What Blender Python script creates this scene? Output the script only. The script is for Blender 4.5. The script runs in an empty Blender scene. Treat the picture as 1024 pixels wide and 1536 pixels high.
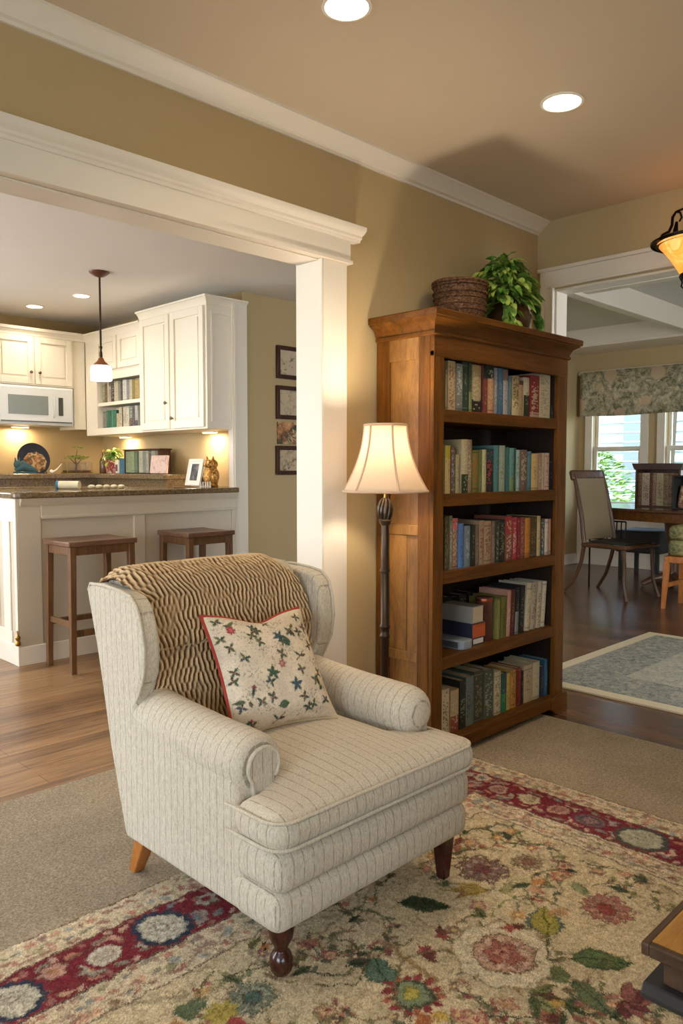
import bpy, bmesh, math, random
import numpy as np
from mathutils import Vector, Matrix
random.seed(7); PI=math.pi
SC=bpy.context.scene; COL=SC.collection
P_LIV=27; P_KIT=19; P_UC=4; P_LAMP=23; P_SKY=8; P_WR=42; P_WK=75; P_FILLK=105; P_WF=3; P_FILLD=160; EXPO=0.06
SHELF_BOOKS={
 'top':[
  (2.717, 2.729, 0.177, 'a79570', 'khaki', 'p'),
  (2.731, 2.786, 0.216, 'c9ab7c', 'cream tan', 's7a3b2a'),
  (2.79, 2.84, 0.209, '7e8078', 'grey', 'sd0d0c0'),
  (2.841, 2.885, 0.221, '2c4433', 'dark green', 'p'),
  (2.887, 2.91, 0.221, '3b4c35', 'bottle green', 'b8a9a60:.4'),
  (2.912, 2.985, 0.216, 'b79c63', 'mustard tan', 'b2a2018:.27s'),
  (2.988, 2.999, 0.162, '5a1f1f', 'thin maroon', 'p'),
  (2.999, 3.035, 0.22, '8a3a2c', 'brick red', 't1f2c28:.26'),
  (3.037, 3.087, 0.222, 'd0905c', 'orange cream', 't25302c:.26s'),
  (3.089, 3.119, 0.217, '8a8792', 'lilac grey', 's'),
  (3.121, 3.161, 0.218, '45708a', 'blue', 'p'),
  (3.163, 3.208, 0.217, 'b0aeb4', 'pale silver', 't8a6a66:.25'),
  (3.211, 3.237, 0.189, '5c777a', 'teal grey', 'p'),
  (3.239, 3.302, 0.193, 'b29a6a', 'sandy', 'bd9c48c:.4s2a2018'),
  (3.303, 3.342, 0.174, 'b8946a', 'fawn', 't5a2f1c:.12'),
  (3.344, 3.396, 0.193, 'c4b898', 'off-white and green', 'b2b3020:.55'),
  (3.401, 3.487, 0.209, '8f1420', 'crimson', 'bc8a08a:.13s'),
  (3.49, 3.596, 0.229, 'c9b995', 'very thick cream', 's9a8a68'),
  (3.605, 3.634, 0.072, '26332c', 'small black', 'p')],
 'second':[
  (2.713, 2.733, 0.211, 'e0c878', 'yellow topped cream', 'tc8b820:.25'),
  (2.735, 2.756, 0.211, 'd8b070', 'straw', 'tb8ac18:.28'),
  (2.759, 2.789, 0.205, '6a5140', 'dark brown', 'sa8a8b0'),
  (2.794, 2.822, 0.172, 'b3a673', 'olive cream', 'p'),
  (2.833, 2.883, 0.241, 'c4b183', 'tall cream', 'b2c3e1c:.35s'),
  (2.885, 2.918, 0.241, '9a7d60', 'tall tan', 'sd8c8a0'),
  (2.921, 2.971, 0.193, '7c7a2a', 'leaf patterned green', 'sc05028'),
  (2.973, 2.994, 0.196, '6e7434', 'olive', 'p'),
  (2.995, 3.028, 0.198, 'c3bb8b', 'pale cream', 'p'),
  (3.03, 3.091, 0.203, '2a2624', 'black', 't1d4446:.3sd04040'),
  (3.093, 3.131, 0.218, '4f8584', 'teal', 'p'),
  (3.133, 3.19, 0.22, '9fb09a', 'wide sage', 'p'),
  (3.199, 3.22, 0.212, '3f6d68', 'thin teal', 'p'),
  (3.222, 3.26, 0.209, '5f9a97', 'light teal', 'b7a9a60:.35'),
  (3.262, 3.282, 0.21, '23504b', 'dark sea green', 'p'),
  (3.284, 3.315, 0.201, '9fb8ac', 'mint', 's48605a'),
  (3.318, 3.381, 0.202, '766050', 'mottled brown', 'sc8b8a0'),
  (3.384, 3.421, 0.195, '4f8088', 'slate teal', 'p'),
  (3.426, 3.491, 0.184, 'd9b973', 'buttery yellow', 'p'),
  (3.494, 3.527, 0.188, 'a58672', 'mauve brown', 's'),
  (3.529, 3.551, 0.189, 'cbb28a', 'narrow cream', 'p'),
  (3.553, 3.593, 0.189, 'c7a389', 'pinkish beige', 's8a6a50'),
  (3.6, 3.643, 0.152, '1d2229', 'navy black', 'p')],
 'third':[
  (2.721, 2.75, 0.238, '5d5133', 'olive brown', 'sa89868'),
  (2.752, 2.77, 0.24, '8d8265', 'greyish cream', 's'),
  (2.774, 2.816, 0.227, '9d7562', 'dusty pink', 'te06a6a:.2s'),
  (2.819, 2.858, 0.202, '4a80c0', 'bright blue', 'p'),
  (2.863, 2.909, 0.189, '75828c', 'grey blue', 'sc0c8cc'),
  (2.914, 2.948, 0.189, '26291f', 'blackish green', 'p'),
  (2.949, 2.977, 0.188, '74614c', 'taupe brown', 'p'),
  (2.98, 3.02, 0.207, 'a98a68', 'tan and red', 's8a2f20'),
  (3.022, 3.078, 0.202, 'b3906a', 'light tan', 's6a4028'),
  (3.08, 3.111, 0.2, '7f6153', 'mauve', 'sb09080'),
  (3.113, 3.14, 0.204, '323b2c', 'dark moss green', 'sb0a880'),
  (3.142, 3.194, 0.202, '20221e', 'black and cream', 's908c60'),
  (3.198, 3.257, 0.217, '8f4a38', 'rust red', 'tb02028:.4s'),
  (3.26, 3.3, 0.209, 'b3313a', 'red and white', 'se8c0b8'),
  (3.302, 3.327, 0.204, '8c1a26', 'deep red', 'p'),
  (3.329, 3.368, 0.206, '8e4538', 'faded red', 'sc08870'),
  (3.372, 3.421, 0.201, 'd2861c', 'orange yellow', 'bb06a20:.12'),
  (3.425, 3.487, 0.204, '55421f', 'brown olive', 's8a7448'),
  (3.49, 3.525, 0.205, 'd0b480', 'ivory', 'p'),
  (3.53, 3.563, 0.191, '4a4a40', 'charcoal', 'b245058:.2s'),
  (3.566, 3.602, 0.186, 'cdb8a6', 'pinkish white', 'p'),
  (3.604, 3.632, 0.186, 'cf9068', 'peach', 'p')],
 'bottom':[
  (2.703, 2.757, 0.21, 'd4c49a', 'cream with black marks', 's1c1a18'),
  (2.769, 2.831, 0.193, 'c2a878', 'tan and red', 'b96442a:.38s'),
  (2.835, 2.883, 0.225, '2b2c22', 'black and green', 's8c9a70'),
  (2.889, 2.95, 0.23, '6c7a74', 'grey green', 's303a30'),
  (2.951, 3.027, 0.243, '4b4a3a', 'dark grey brown', 's8c8a70'),
  (3.03, 3.108, 0.234, '54604c', 'mottled grey green', 'sb8bca0'),
  (3.116, 3.171, 0.211, 'cdbf98', 'white spotted', 's503020'),
  (3.174, 3.222, 0.192, '2c5a52', 'teal and green', 'b1f8a58:.5'),
  (3.225, 3.262, 0.183, 'd6b25a', 'yellow cream', 'sb08020'),
  (3.265, 3.313, 0.193, 'c88f34', 'orange', 's6a3a10'),
  (3.315, 3.352, 0.194, '762014', 'dark red', 'sa04020'),
  (3.355, 3.382, 0.169, '33201a', 'black brown', 'p'),
  (3.384, 3.467, 0.192, 'cbb48a', 'plain cream', 'p'),
  (3.472, 3.533, 0.194, 'd0c39a', 'creamy white', 'p'),
  (3.54, 3.58, 0.161, '1f3045', 'navy blue', 'p'),
  (3.581, 3.616, 0.19, '1c5f78', 'peacock blue', 'p'),
  (3.618, 3.639, 0.186, 'd4cdb4', 'thin white', 'p')],
}

# ---------------------------------------------------------------- helpers
def lin(c): return c/12.92 if c<=.04045 else ((c+.055)/1.055)**2.4
def hx(h,a=True):
    h=h.lstrip('#'); v=[lin(int(h[i:i+2],16)/255) for i in (0,2,4)]
    return (*v,1) if a else tuple(v)
def tag(o,label=None,cat=None,group=None,kind=None):
    if label: o['label']=label
    if cat: o['category']=cat
    if group: o['group']=group
    if kind: o['kind']=kind
    return o
def thing(name,loc,label,cat,group=None):
    o=bpy.data.objects.new(name,None); COL.objects.link(o); o.location=loc; o.empty_display_size=.05
    return tag(o,label,cat,group)
def worldloc(o):
    p=Vector((0,0,0))
    while o: p+=o.location; o=o.parent
    return p
class MB:
    def __init__(s): s.v=[]; s.f=[]; s.mi=[]; s.cur=0
    def add(s,vs,fs):
        n=len(s.v); s.v+= [tuple(v) for v in vs]
        for f in fs: s.f.append(tuple(i+n for i in f)); s.mi.append(s.cur)
        return s
    def mat(s,i): s.cur=i; return s
    def box(s,x0,x1,y0,y1,z0,z1,M=None):
        s.nb=getattr(s,'nb',0)+1; e=.00006*(s.nb%9); x0-=e;x1+=e;y0-=e;y1+=e;z0-=e;z1+=e     # no two boxes share a plane
        vs=[(x,y,z) for x in (x0,x1) for y in (y0,y1) for z in (z0,z1)]
        if M is not None: vs=[M@Vector(v) for v in vs]
        return s.add(vs,[(0,1,3,2),(4,6,7,5),(0,4,5,1),(2,3,7,6),(0,2,6,4),(1,5,7,3)])
    def obox(s,c,size,rz=0,rx=0,ry=0):
        M=Matrix.Translation(c)@Matrix.Rotation(rz,4,'Z')@Matrix.Rotation(rx,4,'X')@Matrix.Rotation(ry,4,'Y')
        a,b,d=[q/2 for q in size]; return s.box(-a,a,-b,b,-d,d,M)
    def rbox(s,x0,x1,y0,y1,z0,z1,r,n=7,crown=(0,0,0),M=None):
        c=np.array([(x0+x1)/2,(y0+y1)/2,(z0+z1)/2]); h=np.array([(x1-x0)/2,(y1-y0)/2,(z1-z0)/2]); r=min(r,*(h*.999))
        ids={}; vs=[]; fs=[]
        def cl(hh):
            e=[math.sin(t*PI/2/4)*r for t in range(5)]
            left=[-hh+ (r-r*math.cos(t*PI/8)) for t in range(4)]
            m=[ -hh+r+(2*hh-2*r)*k/n for k in range(n+1)]
            return left+m+[-q for q in reversed(left)]
        g=[cl(q) for q in h]
        for ax in range(3):
            a,b=[k for k in range(3) if k!=ax]
            for sg in (-1,1):
                for i in range(len(g[a])):
                    for j in range(len(g[b])):
                        p=np.zeros(3); p[ax]=sg*h[ax]; p[a]=g[a][i]; p[b]=g[b][j]
                        ids[(ax,sg,i,j)]=len(vs)
                        q=np.clip(p,-(h-r),h-r); d=p-q; L=np.linalg.norm(d)
                        if L>1e-9: p=q+d/L*r
                        for k in range(3):
                            if crown[k]:
                                o1,o2=[m for m in range(3) if m!=k]
                                w=max(0,1-(p[o1]/h[o1])**2)*max(0,1-(p[o2]/h[o2])**2)
                                p[k]+=crown[k]*w*(p[k]/h[k])
                        p=p+c
                        if M is not None: p=np.array(M@Vector(p))
                        vs.append(tuple(p))
                for i in range(len(g[a])-1):
                    for j in range(len(g[b])-1):
                        q=(ids[(ax,sg,i,j)],ids[(ax,sg,i+1,j)],ids[(ax,sg,i+1,j+1)],ids[(ax,sg,i,j+1)])
                        fs.append(q if (sg>0)^(ax==1) else q[::-1])
        return s.add(vs,fs)
    def tube(s,pts,r,n=10,closed=False,caps=True,flat=None):
        pts=[Vector(p) for p in pts]; N=len(pts); rs=r if isinstance(r,(list,tuple)) else [r]*N
        vs=[];fs=[]; up=None
        for i,p in enumerate(pts):
            a=pts[(i-1)%N] if (closed or i>0) else p; b=pts[(i+1)%N] if (closed or i<N-1) else p
            t=(b-a).normalized()
            if up is None:
                up=t.orthogonal().normalized()
            up=(up-t*up.dot(t)); up=up.normalized() if up.length>1e-6 else t.orthogonal().normalized()
            w=t.cross(up)
            for k in range(n):
                an=2*PI*k/n; vs.append(p+(up*math.cos(an)+w*math.sin(an))*rs[i])
        M=N if closed else N-1
        for i in range(M):
            for k in range(n):
                a=i*n+k; b=i*n+(k+1)%n; c=((i+1)%N)*n+(k+1)%n; d=((i+1)%N)*n+k
                fs.append((a,b,c,d))
        if caps and not closed: fs+= [tuple(range(n))[::-1],tuple((N-1)*n+k for k in range(n))]
        return s.add(vs,fs)
    def cyl(s,p0,p1,r0,r1=None,n=20): return s.tube([p0,p1],[r0,r0 if r1 is None else r1],n)
    def sq(s,p0,p1,a0,a1,b0=None,b1=None):      # tapered square bar, a=size at p0
        vs=[]
        for p,a,b in ((p0,a0,b0 or a0),(p1,a1,b1 or a1)):
            for sx,sy in ((-1,-1),(1,-1),(1,1),(-1,1)): vs.append((p[0]+sx*a/2,p[1]+sy*b/2,p[2]))
        return s.add(vs,[(0,1,2,3),(7,6,5,4)]+[(i,i+4,(i+1)%4+4,(i+1)%4) for i in range(4)])
    def lathe(s,prof,cx,cy,n=32,sx=1,sy=1,caps=True,M=None):
        vs=[];fs=[]
        for r,z in prof:
            for k in range(n):
                a=2*PI*k/n; v=(cx+r*sx*math.cos(a),cy+r*sy*math.sin(a),z); vs.append(M@Vector(v) if M is not None else v)
        for i in range(len(prof)-1):
            for k in range(n): fs.append((i*n+k,i*n+(k+1)%n,(i+1)*n+(k+1)%n,(i+1)*n+k))
        if caps:
            if prof[0][0]>1e-4: fs.append(tuple(range(n))[::-1])
            if prof[-1][0]>1e-4: fs.append(tuple((len(prof)-1)*n+k for k in range(n)))
        return s.add(vs,fs)
    def prism(s,poly,ax,a0,a1):
        def P(u,w,a): return {'x':(a,u,w),'y':(u,a,w),'z':(u,w,a)}[ax]
        n=len(poly); vs=[P(u,w,a0) for u,w in poly]+[P(u,w,a1) for u,w in poly]
        return s.add(vs,[tuple(range(n)),tuple(range(n,2*n))[::-1]]+[(i,(i+1)%n,(i+1)%n+n,i+n) for i in range(n)])
    def ball(s,c,r,n=16,sz=(1,1,1)):
        prof=[(max(1e-5,math.sin(PI*i/10))*r,-math.cos(PI*i/10)*r) for i in range(11)]
        M=Matrix.Translation(c)@Matrix.Diagonal((*sz,1)); return s.lathe(prof,0,0,n,caps=False,M=M)
    def build(s,name,mats,parent=None,bevel=0,smooth=40,seg=2,kind=None,merge=True):
        me=bpy.data.meshes.new(name); off=worldloc(parent) if parent else Vector((0,0,0))
        me.from_pydata([(v[0]-off.x,v[1]-off.y,v[2]-off.z) for v in s.v],[],s.f)
        if not isinstance(mats,(list,tuple)): mats=[mats]
        for m in mats: me.materials.append(m)
        for p,i in zip(me.polygons,s.mi): p.material_index=i
        bm=bmesh.new(); bm.from_mesh(me)
        if merge: bmesh.ops.remove_doubles(bm,verts=bm.verts,dist=1e-5)
        bmesh.ops.recalc_face_normals(bm,faces=bm.faces); bm.to_mesh(me); bm.free()
        if smooth: me.shade_smooth(); me.set_sharp_from_angle(angle=math.radians(smooth))
        o=bpy.data.objects.new(name,me); COL.objects.link(o)
        if parent: o.parent=parent
        if bevel:
            b=o.modifiers.new('b','BEVEL'); b.width=bevel; b.segments=seg; b.limit_method='ANGLE'; b.angle_limit=math.radians(35); b.harden_normals=False
        if kind: o['kind']=kind
        return o
def topmesh(o,base):       # move a one-mesh thing's origin to its base
    me=o.data; b=Vector(base)
    for v in me.vertices: v.co-=b
    o.location=b; return o
def grid_mesh(name,P,colors,mat,parent=None,smooth=True,closed_v=False):
    """P: (n,m,3) array of world points; colors (n,m,3) linear."""
    n,m=P.shape[:2]; off=np.array(worldloc(parent)) if parent else np.zeros(3)
    me=bpy.data.meshes.new(name); V=(P-off).reshape(-1,3)
    i=np.arange(n-1)[:,None]*m+np.arange(m-1)[None,:]
    F=np.stack([i,i+1,i+1+m,i+m],-1).reshape(-1,4)
    me.vertices.add(n*m); me.vertices.foreach_set('co',V.astype(np.float32).ravel())
    me.loops.add(F.size); me.loops.foreach_set('vertex_index',F.astype(np.int32).ravel())
    me.polygons.add(len(F)); me.polygons.foreach_set('loop_start',(np.arange(len(F))*4).astype(np.int32))
    me.update(calc_edges=True)
    if colors is not None:
        ca=me.color_attributes.new('Col','FLOAT_COLOR','POINT')
        c=np.ones((n*m,4),np.float32); c[:,:3]=colors.reshape(-1,3); ca.data.foreach_set('color',c.ravel())
    me.materials.append(mat)
    if smooth: me.shade_smooth()
    o=bpy.data.objects.new(name,me); COL.objects.link(o)
    if parent: o.parent=parent
    return o
def copy_tree(o,parent=None):
    c=o.copy(); COL.objects.link(c); c.parent=parent
    for ch in list(o.children): copy_tree(ch,c)
    return c

# ---------------------------------------------------------------- materials
class NT:
    def __init__(s,name):
        s.m=bpy.data.materials.new(name); s.m.use_nodes=True; s.t=s.m.node_tree; s.n=s.t.nodes; s.l=s.t.links
        s.b=s.n['Principled BSDF']; s.tc=s.n.new('ShaderNodeTexCoord')
    def node(s,t,**k):
        n=s.n.new(t)
        for a,b in k.items():
            if a.startswith('i_'):
                key=a[2:]; n.inputs[int(key) if key.isdigit() else key.replace('_',' ')].default_value=b
            else: setattr(n,a,b)
        return n
    def link(s,a,b): s.l.new(a,b)
    def mapping(s,scale=(1,1,1),rot=(0,0,0),src='Object'):
        m=s.node('ShaderNodeMapping'); m.inputs['Scale'].default_value=scale; m.inputs['Rotation'].default_value=rot
        s.link(s.tc.outputs[src],m.inputs[0]); return m.outputs[0]
    def noise(s,vec,scale,detail=4,rough=.55,dist=0):
        n=s.node('ShaderNodeTexNoise'); n.inputs['Scale'].default_value=scale; n.inputs['Detail'].default_value=detail
        n.inputs['Roughness'].default_value=rough; n.inputs['Distortion'].default_value=dist; s.link(vec,n.inputs['Vector']); return n.outputs['Fac']
    def ramp(s,fac,stops):
        r=s.node('ShaderNodeValToRGB'); e=r.color_ramp.elements
        e[0].position,e[0].color=stops[0][0],stops[0][1]; e[1].position,e[1].color=stops[-1][0],stops[-1][1]
        for p,c in stops[1:-1]: q=e.new(p); q.color=c
        s.link(fac,r.inputs[0]); return r.outputs[0]
    def mix(s,fac,a,b,mode='MIX'):
        m=s.node('ShaderNodeMix',data_type='RGBA',blend_type=mode)
        for sock,v in ((m.inputs[0],fac),(m.inputs[6],a),(m.inputs[7],b)):
            if hasattr(v,'links'): s.link(v,sock)
            else: sock.default_value=v
        return m.outputs[2]
    def math(s,op,a,b=0):
        m=s.node('ShaderNodeMath',operation=op)
        for i,v in enumerate((a,b)):
            if hasattr(v,'links'): s.link(v,m.inputs[i])
            else: m.inputs[i].default_value=v
        return m.outputs[0]
    def bump(s,h,strength=.2,dist=.01):
        b=s.node('ShaderNodeBump'); b.inputs['Strength'].default_value=strength; b.inputs['Distance'].default_value=dist
        s.link(h,b.inputs['Height']); s.link(b.outputs[0],s.b.inputs['Normal'])
    def base(s,c):
        if hasattr(c,'links'): s.link(c,s.b.inputs['Base Color'])
        else: s.b.inputs['Base Color'].default_value=c
    def out(s,rough=.6,metal=0,spec=.5):
        s.b.inputs['Roughness'].default_value=rough; s.b.inputs['Metallic'].default_value=metal; s.b.inputs['Specular IOR Level'].default_value=spec
        return s.m
def paint(name,h,rough=.6,var=.03,spec=.3):
    t=NT(name); v=t.mapping(); n=t.noise(v,3,5); c=hx(h)
    t.base(t.mix(n,tuple(q*(1-var) for q in c[:3])+(1,),tuple(min(1,q*(1+var)) for q in c[:3])+(1,)))
    t.bump(t.noise(v,180,2),.05,.002); return t.out(rough,0,spec)
def wood(name,dark,light,scale=(1,1,1),rough=.35,rings=5,spec=.4):
    """grain runs along Z of the scaled object space"""
    t=NT(name); v=t.mapping(scale); a=t.noise(v,rings,6,.6,1.2)
    v2=t.mapping(tuple(q*6 for q in scale)); b=t.noise(v2,rings*2,4,.6)
    f=t.math('ADD',t.math('MULTIPLY',a,.7),t.math('MULTIPLY',b,.3))
    t.base(t.ramp(f,[(.32,hx(dark)),(.68,hx(light))])); t.bump(b,.08,.002); return t.out(rough,0,spec)
def metal(name,h,rough=.35,m=1): t=NT(name); v=t.mapping(); n=t.noise(v,30,3); c=hx(h); t.base(t.mix(n,tuple(q*.8 for q in c[:3])+(1,),c)); return t.out(rough,m)
def emit(name,h,strength):
    t=NT(name); t.base(hx(h)); t.b.inputs['Emission Color'].default_value=hx(h); t.b.inputs['Emission Strength'].default_value=strength; return t.out(.5)
def fabric(name,ax,spacing=.033,base='c0b5a0',line='877c6a'):
    t=NT(name); v=t.mapping()
    sep=t.node('ShaderNodeSeparateXYZ'); t.link(v,sep.inputs[0])
    c=sep.outputs[ax]
    if ax==0:                                           # upholstery stripes follow the face: along x on the front, along y on the flanks
        g=t.node('ShaderNodeNewGeometry'); sn=t.node('ShaderNodeSeparateXYZ'); t.link(g.outputs['True Normal'],sn.inputs[0])
        sel=t.math('GREATER_THAN',t.math('ABSOLUTE',sn.outputs[0]),.72)
        c=t.math('ADD',t.math('MULTIPLY',sep.outputs[0],t.math('SUBTRACT',1.0,sel)),t.math('MULTIPLY',sep.outputs[1],sel))
    wob=t.noise(t.mapping((14,14,14)),1,3); c2=t.math('ADD',c,t.math('MULTIPLY',wob,.004))
    ph=t.math('FRACT',t.math('DIVIDE',c2,spacing)); d=t.math('ABSOLUTE',t.math('SUBTRACT',ph,.5))
    ln=t.math('LESS_THAN',d,.045)
    sc={0:(150,60,60),1:(60,150,60),2:(60,60,150)}[ax]; br=t.noise(t.mapping(sc),1.0,3,.7)
    ln=t.math('MULTIPLY',ln,t.ramp_f(br,.34,.52))
    fine=t.noise(t.mapping((1,1,1)),420,3,.8); sl=t.noise(t.mapping((230,230,60)),1,3,.7)
    c0=t.ramp(t.math('ADD',t.math('MULTIPLY',fine,.45),t.math('MULTIPLY',sl,.55)),[(.3,hx('948a79')),(.5,hx(base)),(.72,hx('dcd3c0'))])
    t.base(t.mix(t.math('MULTIPLY',ln,.8),c0,hx(line)))
    t.bump(t.math('SUBTRACT',fine,t.math('MULTIPLY',ln,.5)),.25,.002); t.b.inputs['Sheen Weight'].default_value=.15
    return t.out(.9,0,.1)
def ramp_f(s,f,a,b):
    m=s.node('ShaderNodeMapRange'); m.inputs[1].default_value=a; m.inputs[2].default_value=b; s.link(f,m.inputs[0]); return m.outputs[0]
NT.ramp_f=ramp_f
def vcol(name,rough=.9,speckle=.25,sscale=260,bump=.3,bscale=300,spec=.1,gain=1):
    t=NT(name); a=t.node('ShaderNodeAttribute',attribute_name='Col'); v=t.mapping()
    n=t.noise(v,sscale,3,.8); f=t.ramp(n,[(.3,(1-speckle,)*3+(1,)),(.7,(1+speckle*.4,)*3+(1,))])
    t.base(t.mix(1.0,a.outputs['Color'],f,'MULTIPLY')); 
    if bump: t.bump(t.noise(v,bscale,3,.8),bump,.004)
    return t.out(rough,0,spec)

M={}
M['wall']=paint('wall_paint','b9a277',.7); M['ceil']=paint('ceiling_paint','d0bfa6',.8); M['white']=paint('white_trim','e4dac9',.4)
M['cab']=paint('cabinet_white','ebe3d2',.4); M['isl']=paint('island_paint','cfc4b0',.45)
M['dceil']=paint('dining_ceiling_paint','d8d4cc',.8)
t=NT('oak_floor'); v=t.mapping()
br=t.node('ShaderNodeTexBrick',offset=.37,offset_frequency=2,i_Scale=1.0); t.link(v,br.inputs['Vector'])
br.inputs['Brick Width'].default_value=1.35; br.inputs['Row Height'].default_value=.105; br.inputs['Mortar Size'].default_value=.0012; br.inputs['Mortar Smooth'].default_value=.2
br.inputs['Color1'].default_value=(0,0,0,1); br.inputs['Color2'].default_value=(1,1,1,1); br.inputs['Mortar'].default_value=(0,0,0,1); br.inputs['Bias'].default_value=0
gr=t.noise(t.mapping((1.6,22,1)),1.6,6,.65,.6); gf=t.noise(t.mapping((4,120,1)),1.5,4,.6)
f=t.math('ADD',t.math('MULTIPLY',gr,.75),t.math('ADD',t.math('MULTIPLY',gf,.15),t.math('MULTIPLY',br.outputs['Color'],.22)))
c=t.ramp(f,[(.3,hx('4d3826')),(.5,hx('7f5d3e')),(.62,hx('98724d')),(.8,hx('b38d62'))])
t.base(t.mix(br.outputs['Fac'],c,hx('3a2413'))); t.bump(t.math('SUBTRACT',t.math('MULTIPLY',gf,.3),br.outputs['Fac']),.25,.003)
M['floor']=t.out(.34,0,.5)
t=NT('dining_floor_stain'); v=t.mapping()
br=t.node('ShaderNodeTexBrick',offset=.37,offset_frequency=2,i_Scale=1.0); t.link(t.mapping((1,1,1),(0,0,PI/2)),br.inputs['Vector'])
br.inputs['Brick Width'].default_value=1.35; br.inputs['Row Height'].default_value=.125; br.inputs['Mortar Size'].default_value=.0018
br.inputs['Color1'].default_value=(0,0,0,1); br.inputs['Color2'].default_value=(1,1,1,1); br.inputs['Mortar'].default_value=(0,0,0,1)
gr=t.noise(t.mapping((20,1.6,1)),1.6,6,.65,.6)
f=t.math('ADD',t.math('MULTIPLY',gr,.8),t.math('MULTIPLY',br.outputs['Color'],.28))
t.base(t.mix(br.outputs['Fac'],t.ramp(f,[(.3,hx('40291c')),(.55,hx('674530')),(.85,hx('8a6040'))]),hx('1d120a'))); t.bump(br.outputs['Fac'],-.25,.003)
M['dfloor']=t.out(.25,0,.6)
t=NT('taupe_carpet'); v=t.mapping(); n=t.noise(v,330,4,.9); n3=t.noise(v,120,3,.8); n2=t.noise(v,4,4)
nn_=t.math('ADD',t.math('MULTIPLY',n,.6),t.math('MULTIPLY',n3,.4))
t.base(t.mix(t.ramp_f(n2,.35,.65),t.ramp(nn_,[(.38,hx('6a5d4c')),(.5,hx('a09079')),(.62,hx('cdbca2'))]),t.ramp(nn_,[(.38,hx('746752')),(.5,hx('ab9a82')),(.62,hx('d6c5aa'))]))); t.bump(nn_,.8,.008); M['carpet']=t.out(.95,0,.05)
M['bwood']=wood('bookcase_wood','3f2506','7a4a16',(9,9,.9),.45,2.2,.18)
M['bwoodx']=wood('bookcase_wood_rails','3d2406','754615',(.9,9,9),.45,2.2,.18)
M['bside']=wood('bookcase_side_panel','5f3d18','9f6f34',(5,5,1.1),.42,2.4)
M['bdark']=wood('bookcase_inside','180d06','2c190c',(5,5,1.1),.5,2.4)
M['stool']=wood('stool_wood','4f3524','84603f',(9,9,1),.35,2.4)
M['legd']=wood('mahogany_leg','2a100b','4a1f15',(9,9,2),.2,3,.6); M['legl']=wood('honey_wood_leg','8d4f1c','c07c3a',(9,9,2),.3,3)
M['dchair']=wood('dining_chair_wood','3d281a','6d4b30',(9,9,1.5),.3,3); M['orange']=wood('orange_wood','9a5520','c97f38',(9,9,1.5),.35,3)
M['ttop']=wood('side_table_top','82551f','b98942',(1.2,9,9),.3,2); M['tdark']=wood('side_table_dark','2e2019','56402f',(1.2,9,9),.3,2)
M['fx']=fabric('chair_fabric_front',0); M['fy']=fabric('chair_fabric_side',1,.031); M['fplain']=fabric('chair_piping_fabric',0,9)
M['iron']=metal('dark_bronze','4a3a2e',.38,.85); M['nickel']=metal('aged_knob','6b6152',.3,.9); M['brass']=metal('brass','b8924a',.28)
M['black']=metal('black_iron','17110e',.4,.8)
M['puck']=emit('lit_lens','ffe6bd',22); M['puck2']=emit('undercabinet_lens','ffd9a0',16); M['ring']=paint('light_trim','f2ece0',.4)
M['book']=vcol('book_cover',.55,.18,120,0,1,.4); M['page']=paint('book_pages','cdbd97',.8)
t=NT('lamp_shade_silk'); t.base(hx('f2e3cd')); tr=t.node('ShaderNodeBsdfTranslucent'); tr.inputs[0].default_value=hx('fbeeda'); mx=t.node('ShaderNodeMixShader'); mx.inputs[0].default_value=.62
t.link(t.b.outputs[0],mx.inputs[1]); t.link(tr.outputs[0],mx.inputs[2]); t.link(mx.outputs[0],t.n['Material Output'].inputs[0]); M['shade']=t.out(.8,0,.1)
M['shadetrim']=paint('shade_binding','c9a98c',.8)
t=NT('amber_glass'); v=t.mapping(); n=t.noise(v,9,4,.6,.8); c=t.ramp(n,[(.3,hx('d9771c')),(.55,hx('f0a640')),(.75,hx('ffd68a'))]); t.base(c)
t.link(c,t.b.inputs['Emission Color']); t.b.inputs['Emission Strength'].default_value=.9; M['amber']=t.out(.35)
t=NT('pendant_opal_glass'); t.base(hx('fff3df')); t.b.inputs['Emission Color'].default_value=hx('fff0d8'); t.b.inputs['Emission Strength'].default_value=6; M['opal']=t.out(.3)
t=NT('clear_glass'); t.base((1,1,1,1)); t.b.inputs['Transmission Weight'].default_value=1; t.b.inputs['IOR'].default_value=1.02; M['glass']=t.out(.0,0,.3)
t=NT('window_glass'); t.base((.9,.96,1,1)); t.b.inputs['Transmission Weight'].default_value=1; t.b.inputs['IOR'].default_value=1.01; M['pane']=t.out(.02,0,.3)
t=NT('granite'); v=t.mapping(); n=t.noise(v,60,6,.8); n2=t.noise(v,6,4); t.base(t.mix(t.ramp_f(n2,.3,.7),t.ramp(n,[(.35,hx('4c3d2c')),(.6,hx('8a7455')),(.75,hx('b39c76'))]),t.ramp(n,[(.35,hx('54463a')),(.7,hx('95815f'))]))); M['granite']=t.out(.12,0,.5)
t=NT('leaf'); v=t.mapping(); n=t.noise(v,14,4); n2=t.noise(v,60,2); t.base(t.ramp(t.math('ADD',t.math('MULTIPLY',n,.7),t.math('MULTIPLY',n2,.3)),[(.34,hx('27501a')),(.46,hx('5a8c34')),(.60,hx('b4cc66'))])); t.b.inputs['Subsurface Weight'].default_value=0; M['leaf']=t.out(.38,0,.5)
M['leaf2']=paint('yellow_green_leaf','a9bf58',.5,.25)
t=NT('wicker'); v=t.mapping(); n=t.noise(t.mapping((60,60,220)),1,3,.7); w=t.noise(v,90,3,.8)
t.base(t.ramp(t.math('ADD',t.math('MULTIPLY',n,.5),t.math('MULTIPLY',w,.5)),[(.36,hx('2c1c12')),(.5,hx('5d402a')),(.68,hx('98765a'))])); t.bump(w,.8,.006); M['wicker']=t.out(.8,0,.2)
M['pot']=paint('brown_glaze','4a2f1d',.3,.15,.5)
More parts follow.
